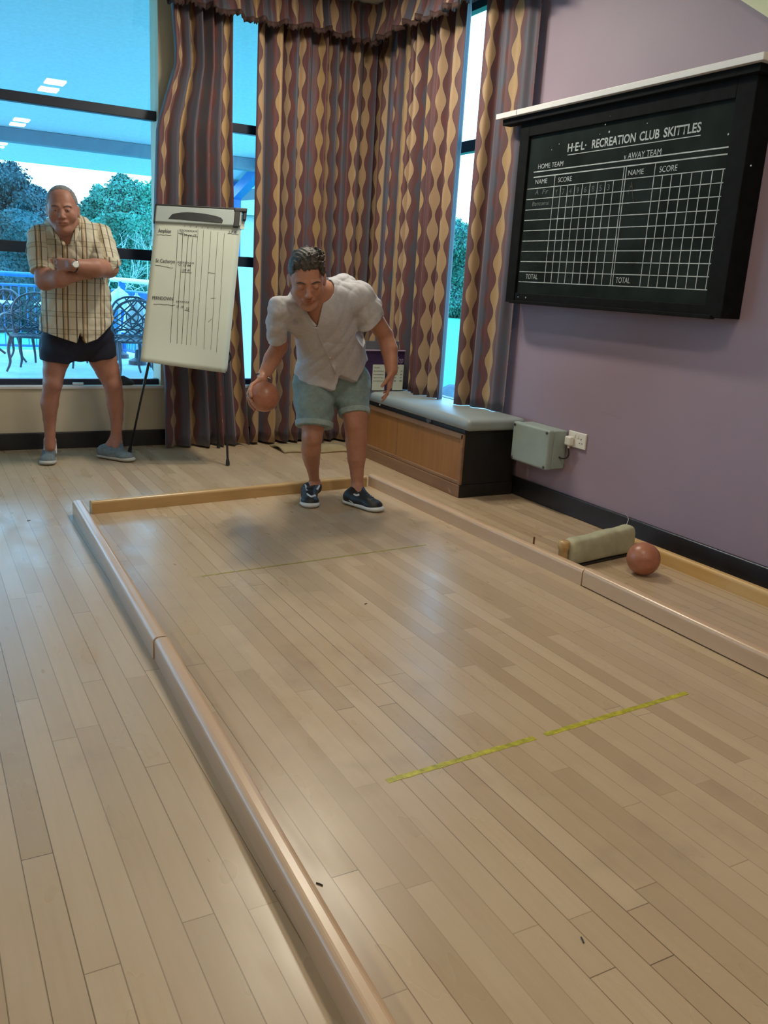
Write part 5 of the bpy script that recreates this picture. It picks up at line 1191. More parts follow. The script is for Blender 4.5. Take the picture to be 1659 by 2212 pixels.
# hair: thin cap, receding at the front
hs = Sculpt(hc-0.16, hc+0.17, 0.0034)
hs.ell(L1(0, -0.018, 0.036), np.array([0.0795, 0.0965, 0.088])*S1, Bh, 0); hs.ell(L1(0, -0.045, -0.02), np.array([0.072, 0.055, 0.06])*S1, Bh, 0.02)
def hcut(P):
    q = (P-hc)@Bh/S1; x, y, z = q[..., 0], q[..., 1], q[..., 2]
    front = (y-(0.030+0.25*(z-0.06)*0-0.30*np.maximum(0, 0.078-z)+0.05*np.cos(x*40)*0.2))      # recede
    front = np.where(np.abs(x) > 0.052, y-0.034, front)
    low = -(z+0.052-0.25*(y+0.03)); ear = 0.034-np.hypot((y+0.004), (z+0.010)*0.8)+0*x
    ear = np.where(np.abs(x) > 0.05, ear, -1)
    return np.maximum(np.maximum(front, low), ear)*S1
hs.cut(hcut); hs.wrinkle(lambda P: 0.0012*np.sin(P@np.array([300., 210, 260]))+0.001*np.sin(P@np.array([-220., 350, 190])))
tag(sculpt_obj('hair', hs, M_GREYHAIR, O1, man, 1), 'short grey hair')
# shirt
def plaid_mat():
    m, b, p = new_mat('cream_plaid_shirt'); s = b.sep(b.node('ShaderNodeAttribute', attribute_name='cloth').outputs['Vector'])
    def stripes(v, per, offs):
        t = b.m('FRACT', b.m('DIVIDE', v, per)); r = None
        for o_, w_ in offs:
            a = b.m('LESS_THAN', b.m('ABSOLUTE', b.m('SUBTRACT', t, o_)), w_); r = a if r is None else b.m('MAXIMUM', r, a)
        return r
    base = b.mix(stripes(s[0], 0.112, [(0.62, 0.11)]), (0.56, 0.51, 0.39), (0.44, 0.34, 0.20))
    base = b.mix(b.m('MULTIPLY', stripes(s[0], 0.112, [(0.30, 0.03), (0.66, 0.025)]), 0.8), base, (0.66, 0.52, 0.38))
    base = b.mix(b.m('MULTIPLY', stripes(s[1], 0.105, [(0.25, 0.13)]), 0.35), base, (0.40, 0.33, 0.20))
    base = b.mix(b.m('MULTIPLY', stripes(s[1], 0.105, [(0.12, 0.022), (0.40, 0.022)]), 0.55), base, (0.13, 0.11, 0.075))
    base = b.mix(b.m('MULTIPLY', stripes(s[0], 0.112, [(0.20, 0.032), (0.52, 0.03), (0.76, 0.03)]), 0.9), base, (0.075, 0.055, 0.04))
    b.put(p.inputs['Base Color'], base); p.inputs['Roughness'].default_value = 0.8
    tc = b.node('ShaderNodeTexCoord').outputs['Object']; b.put(p.inputs['Normal'], b.bump(b.noise(tc, 45, 4), 0.5, 0.006)); return m
M_PLAID = plaid_mat()
sh = Sculpt((0.58, 5.34, 0.72), (1.50, 6.10, 1.60), 0.0048)
def shirt_trunk(sc, g):
    pts = []
    for x, y, Y, w in ((167, 745, 5.84, 158), (168, 700, 5.83, 150), (166, 650, 5.81, 140), (161, 600, 5.78, 137), (156, 550, 5.75, 138), (151, 522, 5.73, 122)):
        P = PX(x, y, Y); pts.append((P, rpx(P, w)+g))
    sc.chain(pts, 0.018, flat=((0, 1, 0.1), 0.76))
shirt_trunk(sh, 0.0)
sh.cone(shL+[0.03, 0, 0], shR-[0.03, 0, 0], 0.058, 0.058, 0.03)
sh.cone(PX(118, 500, 5.74), PX(182, 494, 5.74), 0.052, 0.052, 0.03)
hemL = PX(90, 584, 5.63); hemR = PX(226, 560, 5.62)
sh.chain([(shL, rpx(shL, 50)), (PX(86, 545, 5.68), rpx(shL, 52)), (hemL+(hemL-shL)*0.15, rpx(hemL, 46))], 0.02)
sh.chain([(shR, rpx(shR, 50)), (PX(222, 535, 5.68), rpx(shR, 54)), (hemR+(hemR-shR)*0.2, rpx(hemR, 66))], 0.02)
def creases1(P):
    wob = 0.6*np.sin(P@np.array([9, 7, 11.])+1)+0.5*np.sin(P@np.array([-13, 5, 17.])+2); q = 0
    for a, kv, ph in ((0.0045, (16, 8, 42), 0.3), (0.004, (-34, 8, 30), 1.0), (0.003, (44, 0, 36), 2.0)):
        q = q+a*(np.abs(np.sin(P@np.array(kv, float)+ph+wob*1.6))**0.6-0.62)
    return -q
sh.wrinkle(creases1)
# V neck
vb = PX(152, 541, 5.57); sh.chain([(PX(143, 470, 5.60), 0.075), (PX(146, 505, 5.58), 0.052), (vb, 0.008)], 0.005, op='sub')
sh.cone(PX(148, 505, 5.68), hc, 0.072, 0.078, 0.01, op='sub')
def hem1(P):
    x = P[..., 0]; pts = [(PX(px, py, 5.62)) for px, py in ((80, 716), (100, 722), (130, 731), (168, 743), (170, 743), (175, 722), (177, 722), (189, 744), (215, 735), (249, 705), (262, 690))]
    return np.interp(x, [p[0] for p in pts], [p[2] for p in pts])-P[..., 2]+0.02*(P[..., 1]-5.62)
sh.cut(hem1)
def sleeve_cut(sc, sh0, hem_, nrm_, r=0.11):
    """removes what lies beyond the hem plane close to the arm axis"""
    n = nrm(nrm_); X, Y, Z = np.meshgrid(*sc.ax, indexing='ij'); P = np.stack([X, Y, Z], -1); w = (P-hem_)@n; q = P-hem_; rad = np.linalg.norm(q-w[..., None]*n, axis=-1)
    d = np.minimum(w, r-rad); d = np.where(w > 0.16, -1, d); sc.D = np.maximum(sc.D, d.astype(np.float32))
sleeve_cut(sh, shL, PX(89, 587, 5.63), PX(92, 610, 5.60)-PX(90, 587, 5.63), 0.085)
sleeve_cut(sh, shR, PX(228, 562, 5.62), PX(246, 612, 5.58)-PX(228, 562, 5.62), 0.085)
def plaid_uv(V):
    u = V[:, 0]+0.35*(V[:, 1]-5.6)*0; v = V[:, 2].copy()
    for S_, H_, sg in ((shL, hemL, -1), (shR, hemR, 1)):
        d = nrm(H_-S_); t = (V-S_)@d; ra = np.linalg.norm(V-S_-t[:, None]*d, axis=1); side = nrm(np.cross(d, [0, -1, 0])); m = np.clip((sg*(V[:, 0]-S_[0])+0.045)/0.04, 0, 1)*(t > -0.06)*(t < np.linalg.norm(H_-S_)+0.06)
        # along the arm the long stripes follow the sleeve
        uu = (V-S_)@side*(1)+0.5; vv = -t+2.0; m = (m > 0.5)
        u = np.where(m, uu, u); v = np.where(m, vv, v)
    return np.column_stack([u, v])
shirt1 = sculpt_obj('plaid_shirt', sh, M_PLAID, O1, man, 2, uvfn=plaid_uv); tag(shirt1, 'cream short sleeved shirt with dark check lines')
# collar, placket, buttons
def ribbon(name, pts, w, th, m, parent, origin, nrm_, label=None, uvy=None):
    """flat cloth strip along pts; nrm_: outward direction"""
    bm = newbm(); rows = []; n = Vector(nrm_).normalized(); pts = bez([Vector(p) for p in pts], 6)
    for i, p in enumerate(pts):
        t = (pts[min(i+1, len(pts)-1)]-pts[max(i-1, 0)]).normalized(); s = t.cross(n).normalized(); ww = w[0]+(w[1]-w[0])*i/(len(pts)-1) if isinstance(w, tuple) else w
        rows.append([bm.verts.new(p+s*ww/2*a+n*b*th-Vector(origin)) for a, b in ((-1, 0), (-0.8, 1), (0.8, 1), (1, 0))])
    for A, B_ in zip(rows, rows[1:]):
        for k in range(4): bm.faces.new((A[k], A[(k+1) % 4], B_[(k+1) % 4], B_[k]))
    bm.faces.new(rows[0]); bm.faces.new(rows[-1][::-1]); me = bpy.data.meshes.new(name); bmesh.ops.recalc_face_normals(bm, faces=bm.faces[:]); bm.to_mesh(me); bm.free()
    a = me.attributes.new('cloth', 'FLOAT_VECTOR', 'POINT'); vs = np.array([v.co for v in me.vertices]); a.data.foreach_set('vector', np.column_stack([vs[:, 0]+0.03, vs[:, 2], vs[:, 2]*0]).astype(np.float32).ravel())
    o = obj(name, me, m, parent, smooth=True); o.modifiers.new('s', 'SUBSURF').render_levels = 1
    if label: tag(o, label)
    return o
ribbon('collar', [PX(115, 478, 5.62), PX(113, 496, 5.575), PX(124, 516, 5.545), PX(140, 530, 5.540)], (0.045, 0.028), 0.010, M_PLAID, shirt1, O1, (0.25, -1, 0.3))
ribbon('collar', [PX(167, 472, 5.62), PX(169, 488, 5.575), PX(162, 510, 5.545), PX(154, 534, 5.54)], (0.045, 0.028), 0.010, M_PLAID, shirt1, O1, (-0.25, -1, 0.3))
M_BTN = mat('pale_button', (0.6, 0.55, 0.45), 0.3)
def surf_y(sc, x, z):
    """y of the sculpt's front surface at x, z"""
    i = int((x-sc.lo[0])/sc.h); k = int((z-sc.lo[2])/sc.h); col = sc.D[i, :, k]; j = np.nonzero(col < 0)[0]; return sc.ax[1][j[0]] if len(j) else sc.lo[1]+0.3
for py_ in (612, 648, 682):
    P = PX(168, py_, 5.62); y_ = surf_y(sh, P[0], P[2]); P = PX(168, py_, y_); bm = newbm(); sphere(bm, 0.0055, Vector((P[0], surf_y(sh, P[0], P[2])-0.001, P[2]))-Vector(O1), 10, 6, (1, 0.4, 1)); obj('button', bm, M_BTN, shirt1, smooth=True)
# shorts
so = Sculpt((0.60, 5.55, 0.60), (1.50, 6.10, 1.05), 0.005)
so.chain([(PX(168, 700, 5.86), 0.205), (PX(169, 715, 5.87), 0.205)], 0.03, flat=((0, 1, 0), 0.66))
so.chain([(PX(131, 735, 5.87), rpx(hemL, 86)), (PX(124, 800, 5.845), rpx(hemL, 79))], 0.008); so.chain([(PX(208, 735, 5.90), rpx(hemL, 86)), (PX(227, 800, 5.90), rpx(hemL, 67))], 0.008)
def hem2(P):
    x = P[..., 0]; pts = [PX(a, b, 5.76) for a, b in ((80, 776), (92, 780), (150, 787), (164, 783), (168, 783), (186, 784), (200, 784), (255, 774), (265, 772))]
    return np.maximum(np.interp(x, [p[0] for p in pts], [p[2] for p in pts])-P[..., 2], P[..., 2]-0.97)
so.cut(hem2); so.wrinkle(wr((0.003, (60, 0, 25), 0), (0.002, (-30, 0, 70), 1)))
tag(sculpt_obj('shorts', so, mat('navy_shorts_cloth', (0.006, 0.008, 0.024), 0.8, 0.2, 20), O1, man, 2), 'very dark navy shorts')
# socks and shoes
M_SOCK = mat('white_ankle_sock', (0.62, 0.60, 0.60), 0.8, 0.05, 40); M_KNIT = mat('grey_knit_shoe', (0.145, 0.185, 0.21), 0.8, 0.18, 70, bump=0.5, bscale=300); M_SOLE = mat('pale_grey_sole', (0.42, 0.41, 0.38), 0.6, 0.06, 20)
for T_, H_, A_ in ((F1T, F1H, A1), (F2T, F2H, A2)):
    s1 = Sculpt(A_-[0.07, 0.07, 0.09], A_+[0.07, 0.07, 0.05], 0.004); s1.cone(A_-[0, 0, 0.06], A_+[0, 0, 0.012], 0.042, 0.039, 0)
    obj_s = sculpt_obj('sock', s1, M_SOCK, O1, man, 1); lo_ = np.minimum(T_, H_)-0.08; hi_ = np.maximum(T_, H_)+[0.08, 0.08, 0.17]; lo_[2] = -0.01
    u1, s2 = Sculpt(lo_, hi_, 0.0036), Sculpt(lo_, hi_, 0.0036); shoe(u1, s2, H_, T_, 1.12, 1.0, A_-[0, 0, 0.048])
    o = sculpt_obj('shoe', u1, M_KNIT, O1, man, 2); tag(o, 'grey knitted slip-on shoe'); tag(sculpt_obj('sole', s2, M_SOLE, O1, o, 1), 'pale sole')
# watch
ax_ = nrm(PX(205, 578, 5.47)-wrR); wc = wrR+ax_*0.010
bm = newbm(); uu = Vector(ax_).cross(Vector((0, 0, 1))).normalized(); vv = Vector(ax_).cross(uu).normalized(); rw = rpx(wrR, 23)+0.0035
tube(bm, [Vector(wc-O1)+(uu*math.cos(a)+vv*math.sin(a))*rw for a in [2*math.pi*k/28 for k in range(28)]], 0.0055, 6, closed=True)
w0 = tag(obj('wrist_watch', bm, mat('dark_watch_strap', (0.02, 0.018, 0.016), 0.5), man, smooth=True), 'round watch on dark strap')
fdir = Vector((0.0, -1.0, 0.15)).normalized(); fc = Vector(wc-O1)+fdir*(rw+0.002)
Mw = Matrix.Translation(fc) @ fdir.to_track_quat('Z', 'Y').to_matrix().to_4x4()
bm = newbm(); lathe(bm, [(0.0195, -0.006), (0.021, -0.002), (0.021, 0.004), (0.018, 0.006), (0, 0.006)], 28); bmesh.ops.transform(bm, matrix=Mw, verts=bm.verts[:]); cs = obj('watch_case', bm, mat('polished_steel', (0.6, 0.6, 0.6), 0.2, 0.03, metal=0.9), w0, smooth=True)
bm = newbm(); lathe(bm, [(0.0165, 0.0062), (0.0165, 0.0075), (0, 0.0075)], 24); bmesh.ops.transform(bm, matrix=Mw, verts=bm.verts[:]); obj('watch_dial', bm, mat('white_dial', (0.75, 0.75, 0.72), 0.3), w0)
# ------------------------------------------------------------------ the bowling man
def ray_hit(sc, px, py, tmax=8.0):
    d = ray(px, py); d = d/np.linalg.norm(d); ts = np.arange(2.5, tmax, sc.h*0.7); P = np.array([0, 0, CAMH])+ts[:, None]*d
    I = ((P-sc.lo)/sc.h).astype(int); ok = np.all((I >= 0) & (I < sc.n), axis=1); I = np.clip(I, 0, sc.n-1)
    v = np.where(ok, sc.D[I[:, 0], I[:, 1], I[:, 2]], 1); k = np.nonzero(v < 0)[0]
    return P[k[0]] if len(k) else None
def hits(sc, pts): return [h for h in (ray_hit(sc, *q) for q in pts) if h is not None]
O2 = np.array([2.08, 4.42, 0.0])
yk = Sculpt((1.42, 3.72, 0.02), (2.75, 4.90, 1.66), 0.0040)
SK2 = skin_mat('warm_tanned_skin', (0.38, 0.165, 0.100), (0.45, 0.215, 0.140), (0.30, 0.09, 0.06))
limb(yk, [(683, 825, 4.52, 74), (679, 870, 4.48, 64), (677, 910, 4.45, 52), (674, 945, 4.44, 44), (672, 972, 4.47, 42), (674, 1000, 4.51, 32), (678, 1028, 4.55, 22), (680, 1048, 4.57, 22)], 0.008)
P = PX(675, 944, 4.415); yk.ell(P, (rpx(P, 36), 0.042, 0.048), None, 0.015); P = PX(672, 974, 4.51); yk.ell(P, (rpx(P, 40), 0.045, 0.085), None, 0.02)
limb(yk, [(757, 820, 4.52, 74), (762, 860, 4.46, 62), (767, 895, 4.41, 54), (768, 918, 4.40, 48), (770, 955, 4.41, 46), (770, 990, 4.40, 39), (771, 1025, 4.40, 28), (772, 1050, 4.385, 24)], 0.008)
P = PX(768, 915, 4.375); yk.ell(P, (rpx(P, 40), 0.042, 0.05), None, 0.015)
A3, A4 = PX(680, 1044, 4.575), PX(772, 1052, 4.385)
T3 = np.array([1.950, 4.350, 0]); H3 = T3+[0.100, 0.262, 0]; T4 = np.array([2.305, 4.165, 0]); H4 = np.array([2.205, 4.410, 0])
for T_, H_, A_ in ((T3, H3, A3), (T4, H4, A4)): yk.cone(A_, H_*0.5+T_*0.5+[0, 0, 0.045], 0.030, 0.024, 0.02); yk.cone(H_*0.8+T_*0.2+[0, 0, 0.05], A_, 0.028, 0.030, 0.02)
axis2 = nrm(PX(693, 655, 4.20)-PX(716, 815, 4.50)); fl2 = nrm(np.cross([1, 0.1, 0], axis2))
limb(yk, [(716, 808, 4.51, 118), (716, 765, 4.44, 118), (706, 712, 4.31, 124), (697, 665, 4.20, 124)], 0.02, flat=(fl2, 0.66))
hc2 = PX(663, 603, 4.02); B2 = basis((-0.27, -0.87, -0.40), (-0.24, -0.42, 1)); S2 = 1.11
yk.cone(PX(700, 640, 4.20), hc2+B2@np.array([0, -0.035, -0.05]), 0.066, 0.060, 0.03)
yk.cone(PX(690, 655, 4.16), PX(684, 690, 4.20), 0.055, 0.035, 0.03)
L2 = head(yk, hc2, B2, S2, 0.88)
s3, e3, w3 = PX(604, 666, 4.14), PX(603, 748, 4.33), PX(570, 812, 4.325)
yk.chain([(s3, rpx(s3, 34)), (PX(600, 710, 4.23), rpx(s3, 37)), (e3, rpx(e3, 36)), (PX(588, 775, 4.34), rpx(e3, 36)), (w3, rpx(w3, 26))], 0.01)
s4, e4, w4 = PX(775, 642, 4.18), PX(831, 724, 4.28), PX(846, 800, 4.20)
yk.chain([(s4, rpx(s4, 38)), (PX(805, 684, 4.23), rpx(s4, 42)), (e4, rpx(e4, 36)), (PX(841, 755, 4.25), rpx(e4, 36)), (w4, rpx(w4, 27))], 0.01)
hand(yk, w4, (-0.10, -0.05, -1), (-0.75, 0.55, 0), (-0.75, -0.6, 0), 1.02, (0.16, 0.22, 0.30, 0.38), 0.85, 0.12, 0.10)
# the hand behind the ball: fingers and thumb close round it
w3b = w3+np.array([0.0, 0.0, -0.012])
def ballpt(a_side, a_front, r): # a_side: degrees to the image left (-x), a_front: from the back of the ball (0) round underneath/over
    return None
bc = np.array(HB); rb_ = BR+0.0075
def sph(az, el): # az 0 = back (+y), 90 = -x side, 180 = front ; el elevation
    az, el = math.radians(az), math.radians(el); return bc+rb_*np.array([-math.sin(az)*math.cos(el), math.cos(az)*math.cos(el), math.sin(el)])
pm = sph(5, 38)   # palm centre on the upper back of the ball
yk.cone(w3, sph(0, 62)+[0, 0.006, 0.006], rpx(w3, 25), 0.020, 0.015)
for i, az in enumerate((52, 24, -4, -32)):
    kn = sph(az, 26); yk.cone(sph(az*0.4, 60)+[0, 0.006, 0.004], kn, 0.015, 0.0115, 0.010)
    els = ((26, -8, -34, -56), (26, -10, -40, -64), (26, -10, -38, -62), (26, -4, -26, -46))[i]
    azs = [az, az*1.08, az*1.2, az*1.35]
    pts = [(sph(a_, e_), r_) for a_, e_, r_ in zip(azs, els, (0.0098, 0.0092, 0.0084, 0.0072))]; yk.chain(pts, 0.003)
tp = [(sph(30, 58), 0.0150), (sph(66, 42), 0.0125), (sph(92, 22), 0.0105), (sph(108, 4), 0.0090)]; yk.chain(tp, 0.004)
tp = [(sph(78, 10), 0.0085), (sph(98, -4), 0.0082), (sph(112, -14), 0.0070)]; yk.chain([(sph(52, 26), 0.0098)]+tp, 0.003)
man2 = sculpt_obj('person', yk, SK2, O2, None, 2, attr={'lips': lips(L2, S2)})
tag(man2, 'dark haired man bending forward to bowl, in pale grey shirt and green denim shorts', 'person')
M_BRHAIR = mat('dark_brown_hair', (0.030, 0.022, 0.014), 0.55, 0.5, 70, bump=0.6, bscale=250)
eyes_and_brows(man2, O2, L2, B2, S2, M_BRHAIR, open_=False, sc=yk)
for sx in (-1, 1):
    bm = newbm(); tube(bm, bez([Vector(L2(sx*x, y, z)-O2) for x, y, z in [(x_, face_y(yk, L2, sx*x_, z_)+0.0003, z_) for x_, z_ in ((0.020, -0.0045), (0.031, -0.007), (0.043, -0.0045))]], 4), 0.0012, 5); obj('eyelashes', bm, M_BRHAIR, man2)
hs = Sculpt(hc2-0.19, hc2+0.21, 0.0034)
hs.ell(L2(0, -0.018, 0.040), np.array([0.081, 0.099, 0.091])*S2, B2, 0); hs.ell(L2(0, -0.045, -0.015), np.array([0.074, 0.060, 0.06])*S2, B2, 0.02)
rr_ = random.Random(9)
for i in range(150):
    a = rr_.uniform(-1, 1); f = rr_.uniform(-0.05, 0.075); x = a*0.062; z0 = 0.118-0.45*x*x/0.08-0.9*max(0, f-0.02)**2/0.05; P0 = L2(x, f, z0-0.012); P1 = L2(x*1.05+rr_.uniform(-.012, .006)-0.010, f-0.004+rr_.uniform(-0.012, 0.012), z0+rr_.uniform(0.003, 0.012))
    hs.cone(P0, P1, 0.0085, 0.0040, 0.004)
def hcut2(P):
    q = (P-hc2)@B2/S2; x, y, z = q[..., 0], q[..., 1], q[..., 2]
    front = np.where((y > 0.028) & (z < 0.125), 0.073+0.18*np.abs(x)*0-1.6*np.maximum(0, np.abs(x)-0.045)-z+0.003*np.sin(x*260), -1.0)
    low = -(z+0.050-0.25*(y+0.03)); side = np.where((y > 0.004) & (np.abs(x) > 0.052), 0.004-z, -1.0); ear = np.where(np.abs(x) > 0.05, 0.034-np.hypot(y+0.006, (z+0.012)*0.8), -1)
    return np.maximum(np.maximum(np.maximum(front, low), side), ear)*S2
hs.cut(hcut2); hs.wrinkle(lambda P: 0.0014*np.sin(P@np.array([330., 60, 90]))+0.001*np.sin(P@np.array([260., 150, -90])))
tag(sculpt_obj('hair', hs, M_BRHAIR, O2, man2, 1), 'short dark brown hair brushed up at the front')
# shirt
def linen_mat():
    m, b, p = new_mat('pale_grey_linen'); tc = b.node('ShaderNodeTexCoord').outputs['Object']
    b.put(p.inputs['Base Color'], b.mix(b.ramp(b.noise(tc, 40, 5, 0.7), 0.3, 0.7), (0.43, 0.415, 0.43), (0.51, 0.49, 0.51))); p.inputs['Roughness'].default_value = 0.8
    b.put(p.inputs['Normal'], b.bump(b.noise(tc, 26, 4), 0.45, 0.008)); return m
M_LINEN = linen_mat()
ys = Sculpt((1.44, 3.78, 0.62), (2.62, 4.90, 1.52), 0.0046)
pts = []
for x, y, Y, w in ((716, 835, 4.52, 168), (716, 800, 4.50, 160), (716, 760, 4.42, 148), (706, 712, 4.31, 142), (697, 668, 4.21, 140)):
    P = PX(x, y, Y); pts.append((P, rpx(P, w)))
ys.chain(pts, 0.02, flat=(fl2, 0.74))
ys.cone(s3, s4, rpx(s3, 46), rpx(s4, 62), 0.03); ys.cone(PX(650, 645, 4.16), PX(735, 624, 4.26), rpx(s3, 52), rpx(s4, 58), 0.03); ys.chain([(PX(610, 690, 4.18), rpx(s3, 34)), (PX(648, 705, 4.27), rpx(s3, 44))], 0.03); ys.cone(PX(700, 640, 4.30), PX(742, 625, 4.33), rpx(s3, 60), rpx(s4, 66), 0.03)
hem3 = PX(599, 736, 4.27); hem4 = PX(791, 693, 4.20)
ys.chain([(s3, rpx(s3, 48)), (PX(598, 700, 4.20), rpx(s3, 44)), (hem3+(hem3-s3)*0.2, rpx(hem3, 40))], 0.02)
ys.chain([(s4, rpx(s4, 66)), (PX(793, 668, 4.20), rpx(s4, 64)), (hem4+(e4-s4)*0.10+[0.010, 0, 0], rpx(hem4, 62))], 0.02)
# drawn-in folds: sag across the belly, pulls from the armpits
def creases(P):
    wob = 0.6*np.sin(P@np.array([9, 7, 11.])+1)+0.5*np.sin(P@np.array([-13, 5, 17.])+2); q = 0
    for a, kv, ph in ((0.0050, (14, 10, 34), 0.5), (0.0045, (-30, 8, 26), 1.0), (0.0032, (38, 0, 30), 2.0)):
        q = q+a*(np.abs(np.sin(P@np.array(kv, float)+ph+wob*1.6))**0.6-0.62)
    return -q
ys.wrinkle(creases)
def vneck(P):
    q = P-np.array([0, 0, CAMH]); dz = q@CF; x = W/2+F*(q@CR)/dz; y = H/2-F*(q@CU)/dz
    l = 612+(682-612)*(y-596)/(708-596); r = 712-(712-685)*(y-590)/(708-590); ins = (x > l) & (x < r) & (y < 706) & (y > 560) & (P[..., 1] < 4.235)
    return np.where(ins, np.minimum(np.minimum(x-l, r-x), 706-y)/420.0, np.maximum(-0.004, -np.minimum(np.abs(x-l), np.abs(x-r))/420.0))
ys.cut(vneck)
ys.cone(PX(700, 636, 4.18), hc2, 0.072, 0.085, 0.008, op='sub')
def hem5(P):
    x = P[..., 0]; q = [PX(a, b_, 4.34) for a, b_ in ((610, 806), (631, 813), (645, 818), (700, 834), (724, 843), (728, 840), (731, 812), (733, 811), (775, 824), (780, 812), (800, 778), (812, 770))]
    return np.interp(x, [p[0] for p in q], [p[2] for p in q])-P[..., 2]-0.30*(P[..., 1]-4.34)
ys.cut(hem5)
sleeve_cut(ys, s3, PX(598, 736, 4.27), PX(604, 775, 4.32)-PX(600, 736, 4.27), 0.075)
sleeve_cut(ys, s4, PX(790, 694, 4.21), PX(826, 716, 4.27)-PX(795, 672, 4.2), 0.095)
shirt2 = sculpt_obj('linen_shirt', ys, M_LINEN, O2, man2, 2); tag(shirt2, 'pale grey short sleeved shirt')
for pl_, w_, lb in (([(626, 606), (634, 632), (650, 662), (668, 690), (682, 706)], (0.034, 0.018), 'collar'), ([(706, 600), (702, 628), (694, 660), (688, 686), (684, 706)], (0.036, 0.018), 'collar'), ([(685, 708), (692, 730), (703, 755), (716, 782), (726, 806), (727, 838)], (0.026, 0.026), 'placket')):
    hp = hits(ys, pl_)
    if len(hp) >= 3: ribbon(lb, [p+np.array([0, -0.003, 0.002]) for p in hp], w_, 0.005, M_LINEN, shirt2, O2, (-0.2, -1, 0.35))
for q_ in ((699, 744), (712, 773), (722, 798)):
    h_ = ray_hit(ys, *q_)
    if h_ is not None: bm = newbm(); sphere(bm, 0.0055, Vector(h_-O2)+Vector((0, -0.008, 0.002)), 10, 6, (1, 0.5, 1)); obj('button', bm, M_BTN, shirt2, smooth=True)
# shorts
def denim(name, c):
    m, b, p = new_mat(name); tc = b.node('ShaderNodeTexCoord').outputs['Object']
    b.put(p.inputs['Base Color'], b.mix(b.ramp(b.noise(tc, 30, 5, 0.7), 0.3, 0.7), tuple(x*0.82 for x in c), tuple(x*1.15 for x in c))); p.inputs['Roughness'].default_value = 0.85; b.put(p.inputs['Normal'], b.bump(b.noise(tc, 30, 4), 0.5, 0.006)); return m
M_DENIM = denim('faded_green_denim', (0.195, 0.262, 0.258)); M_CUFF = denim('pale_turned_up_denim', (0.28, 0.355, 0.35))
h5, h6 = PX(679, 922, 4.44), PX(766, 896, 4.41)
def leg_cloth(sc, g=0.0):
    sc.chain([(PX(678, 832, 4.51), rpx(h5, 94)+g), (PX(679, 880, 4.47), rpx(h5, 84)+g), (h5+(h5-PX(679, 880, 4.47))*0.4, rpx(h5, 74)+g)], 0.012)
    sc.chain([(PX(756, 826, 4.51), rpx(h5, 94)+g), (PX(761, 865, 4.46), rpx(h5, 76)+g), (h6+(h6-PX(761, 865, 4.46))*0.6, rpx(h5, 56)+g)], 0.012)
yo = Sculpt((1.72, 4.20, 0.30), (2.55, 4.90, 0.92), 0.0048); leg_cloth(yo); yo.chain([(PX(716, 800, 4.53), 0.19), (PX(716, 812, 4.53), 0.19)], 0.02, flat=((0, 1, 0.3), 0.72))
n5 = nrm(h5-PX(676, 860, 4.49)+np.array([-0.02, 0, 0])); n6 = nrm(h6-PX(761, 850, 4.47))
split = PX(727, 880, 4.45)[0]
def leg_plane(P, t):
    a = (P-h5)@n5-t; b_ = (P-h6)@n6-t; return np.where(P[..., 0] < split, a, b_)
yo.cut(lambda P: leg_plane(P, 0.0)); yo.wrinkle(wr((0.003, (20, 10, 60), 0), (0.0025, (-50, 0, 40), 1)))
sh2 = sculpt_obj('shorts', yo, M_DENIM, O2, man2, 2); tag(sh2, 'faded green denim shorts with turned up hems')
for side_ in (0, 1):
    yc_ = Sculpt((1.75, 4.20, 0.28), (2.55, 4.75, 0.62), 0.0045); leg_cloth(yc_, 0.006)
    yc_.cut(lambda P: np.maximum(np.maximum(leg_plane(P, 0.002), -leg_plane(P, -0.030)), (P[..., 0]-split+0.004) if side_ == 0 else (split+0.004-P[..., 0])))
    tag(sculpt_obj('cuff', yc_, M_CUFF, O2, sh2, 1), 'turned up pale hem')
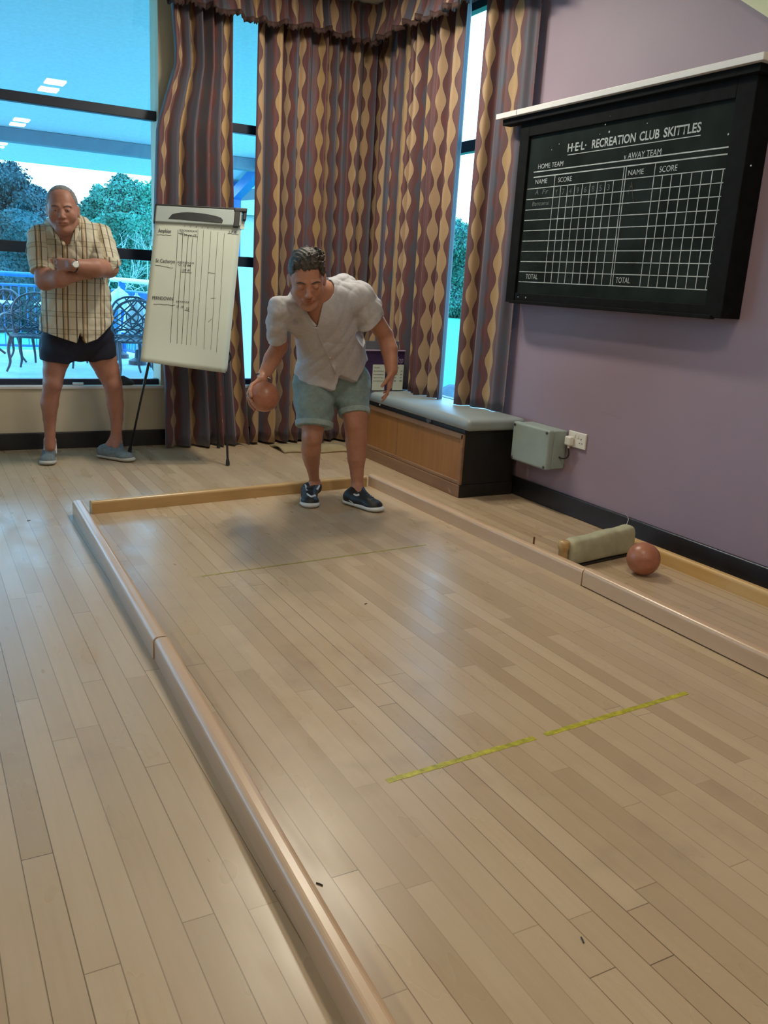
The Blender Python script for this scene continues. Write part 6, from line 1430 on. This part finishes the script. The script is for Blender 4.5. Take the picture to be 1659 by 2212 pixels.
# shoes
M_BSHOE = mat('black_trainer_mesh', (0.008, 0.009, 0.011), 0.45, 0.3, 60, bump=0.3, bscale=300); M_WSOLE = mat('white_trainer_sole', (0.60, 0.62, 0.64), 0.5, 0.08, 30); M_OUT = mat('black_rubber_outsole', (0.012, 0.012, 0.012), 0.6)
for T_, H_, A_, acc_ in ((T3, H3, A3, [[(659, 1046), (661, 1052), (663, 1060)], [(690, 1048), (687, 1054), (684, 1058)], [(662, 1066), (672, 1073), (682, 1070)]]), (T4, H4, A4, [[(754, 1080), (762, 1086), (769, 1092)], [(772, 1079), (771, 1088), (769, 1096)], [(763, 1067), (770, 1070), (776, 1069)]])):
    lo_ = np.minimum(T_, H_)-0.08; hi_ = np.maximum(T_, H_)+[0.08, 0.08, 0.17]; lo_[2] = -0.01
    u1, s2 = Sculpt(lo_, hi_, 0.0034), Sculpt(lo_, hi_, 0.0034); shoe(u1, s2, H_, T_, 1.20, 1.0, A_-[0, 0, 0.012])
    o = sculpt_obj('trainer', u1, M_BSHOE, O2, man2, 2); tag(o, 'black and white trainer'); so_ = sculpt_obj('sole', s2, M_WSOLE, O2, o, 1); tag(so_, 'white chunky sole')
    for a_ in acc_:
        hp = hits(u1, a_)
        if len(hp) == 3: ribbon('white_panel', [p+np.array([0, -0.002, 0.001]) for p in hp], (0.012, 0.018), 0.003, M_WSOLE, o, O2, (-0.3, -1, 0.5))
    for k in range(5):
        f = 0.50+0.06*k; dd = nrm(T_-H_); P = H_+(T_-H_)*f; sd = np.cross(dd, [0, 0, 1]); 
        tp_ = []
        for w_ in (-1, -0.5, 0, 0.5, 1):
            q_ = P+sd*w_*0.020; i_ = ((q_-u1.lo)/u1.h).astype(int); col = u1.D[i_[0], i_[1], :]; kz = np.nonzero(col < 0)[0]
            if len(kz): tp_.append(Vector((q_[0], q_[1], u1.ax[2][kz[-1]]+0.003))-Vector(O2))
        if len(tp_) >= 3: bm = newbm(); tube(bm, tp_, 0.0022, 5); obj('lace', bm, M_OUT, o)
# wristband with a small bright clasp
bm = newbm(); wa = nrm(w3-PX(588, 775, 4.34)); wc3 = w3+wa*0.008; u_ = Vector(wa).cross(Vector((0, 1, 0))).normalized(); v_ = Vector(wa).cross(u_).normalized(); rw = rpx(w3, 26)+0.006
tube(bm, [Vector(wc3-O2)+(u_*math.cos(a)+v_*math.sin(a))*rw for a in [2*math.pi*k/28 for k in range(28)]], 0.0035, 6, closed=True)
wbn = tag(obj('wristband', bm, mat('black_wristband', (0.015, 0.012, 0.012), 0.5), man2, smooth=True), 'thin dark wristband')
bm = newbm(); sphere(bm, 0.008, Vector(wc3-O2)+Vector((0.020, -rw+0.002, 0.0)), 12, 8, (1.3, 0.4, 0.6)); obj('clasp', bm, bpy.data.materials['polished_steel'], wbn, smooth=True)
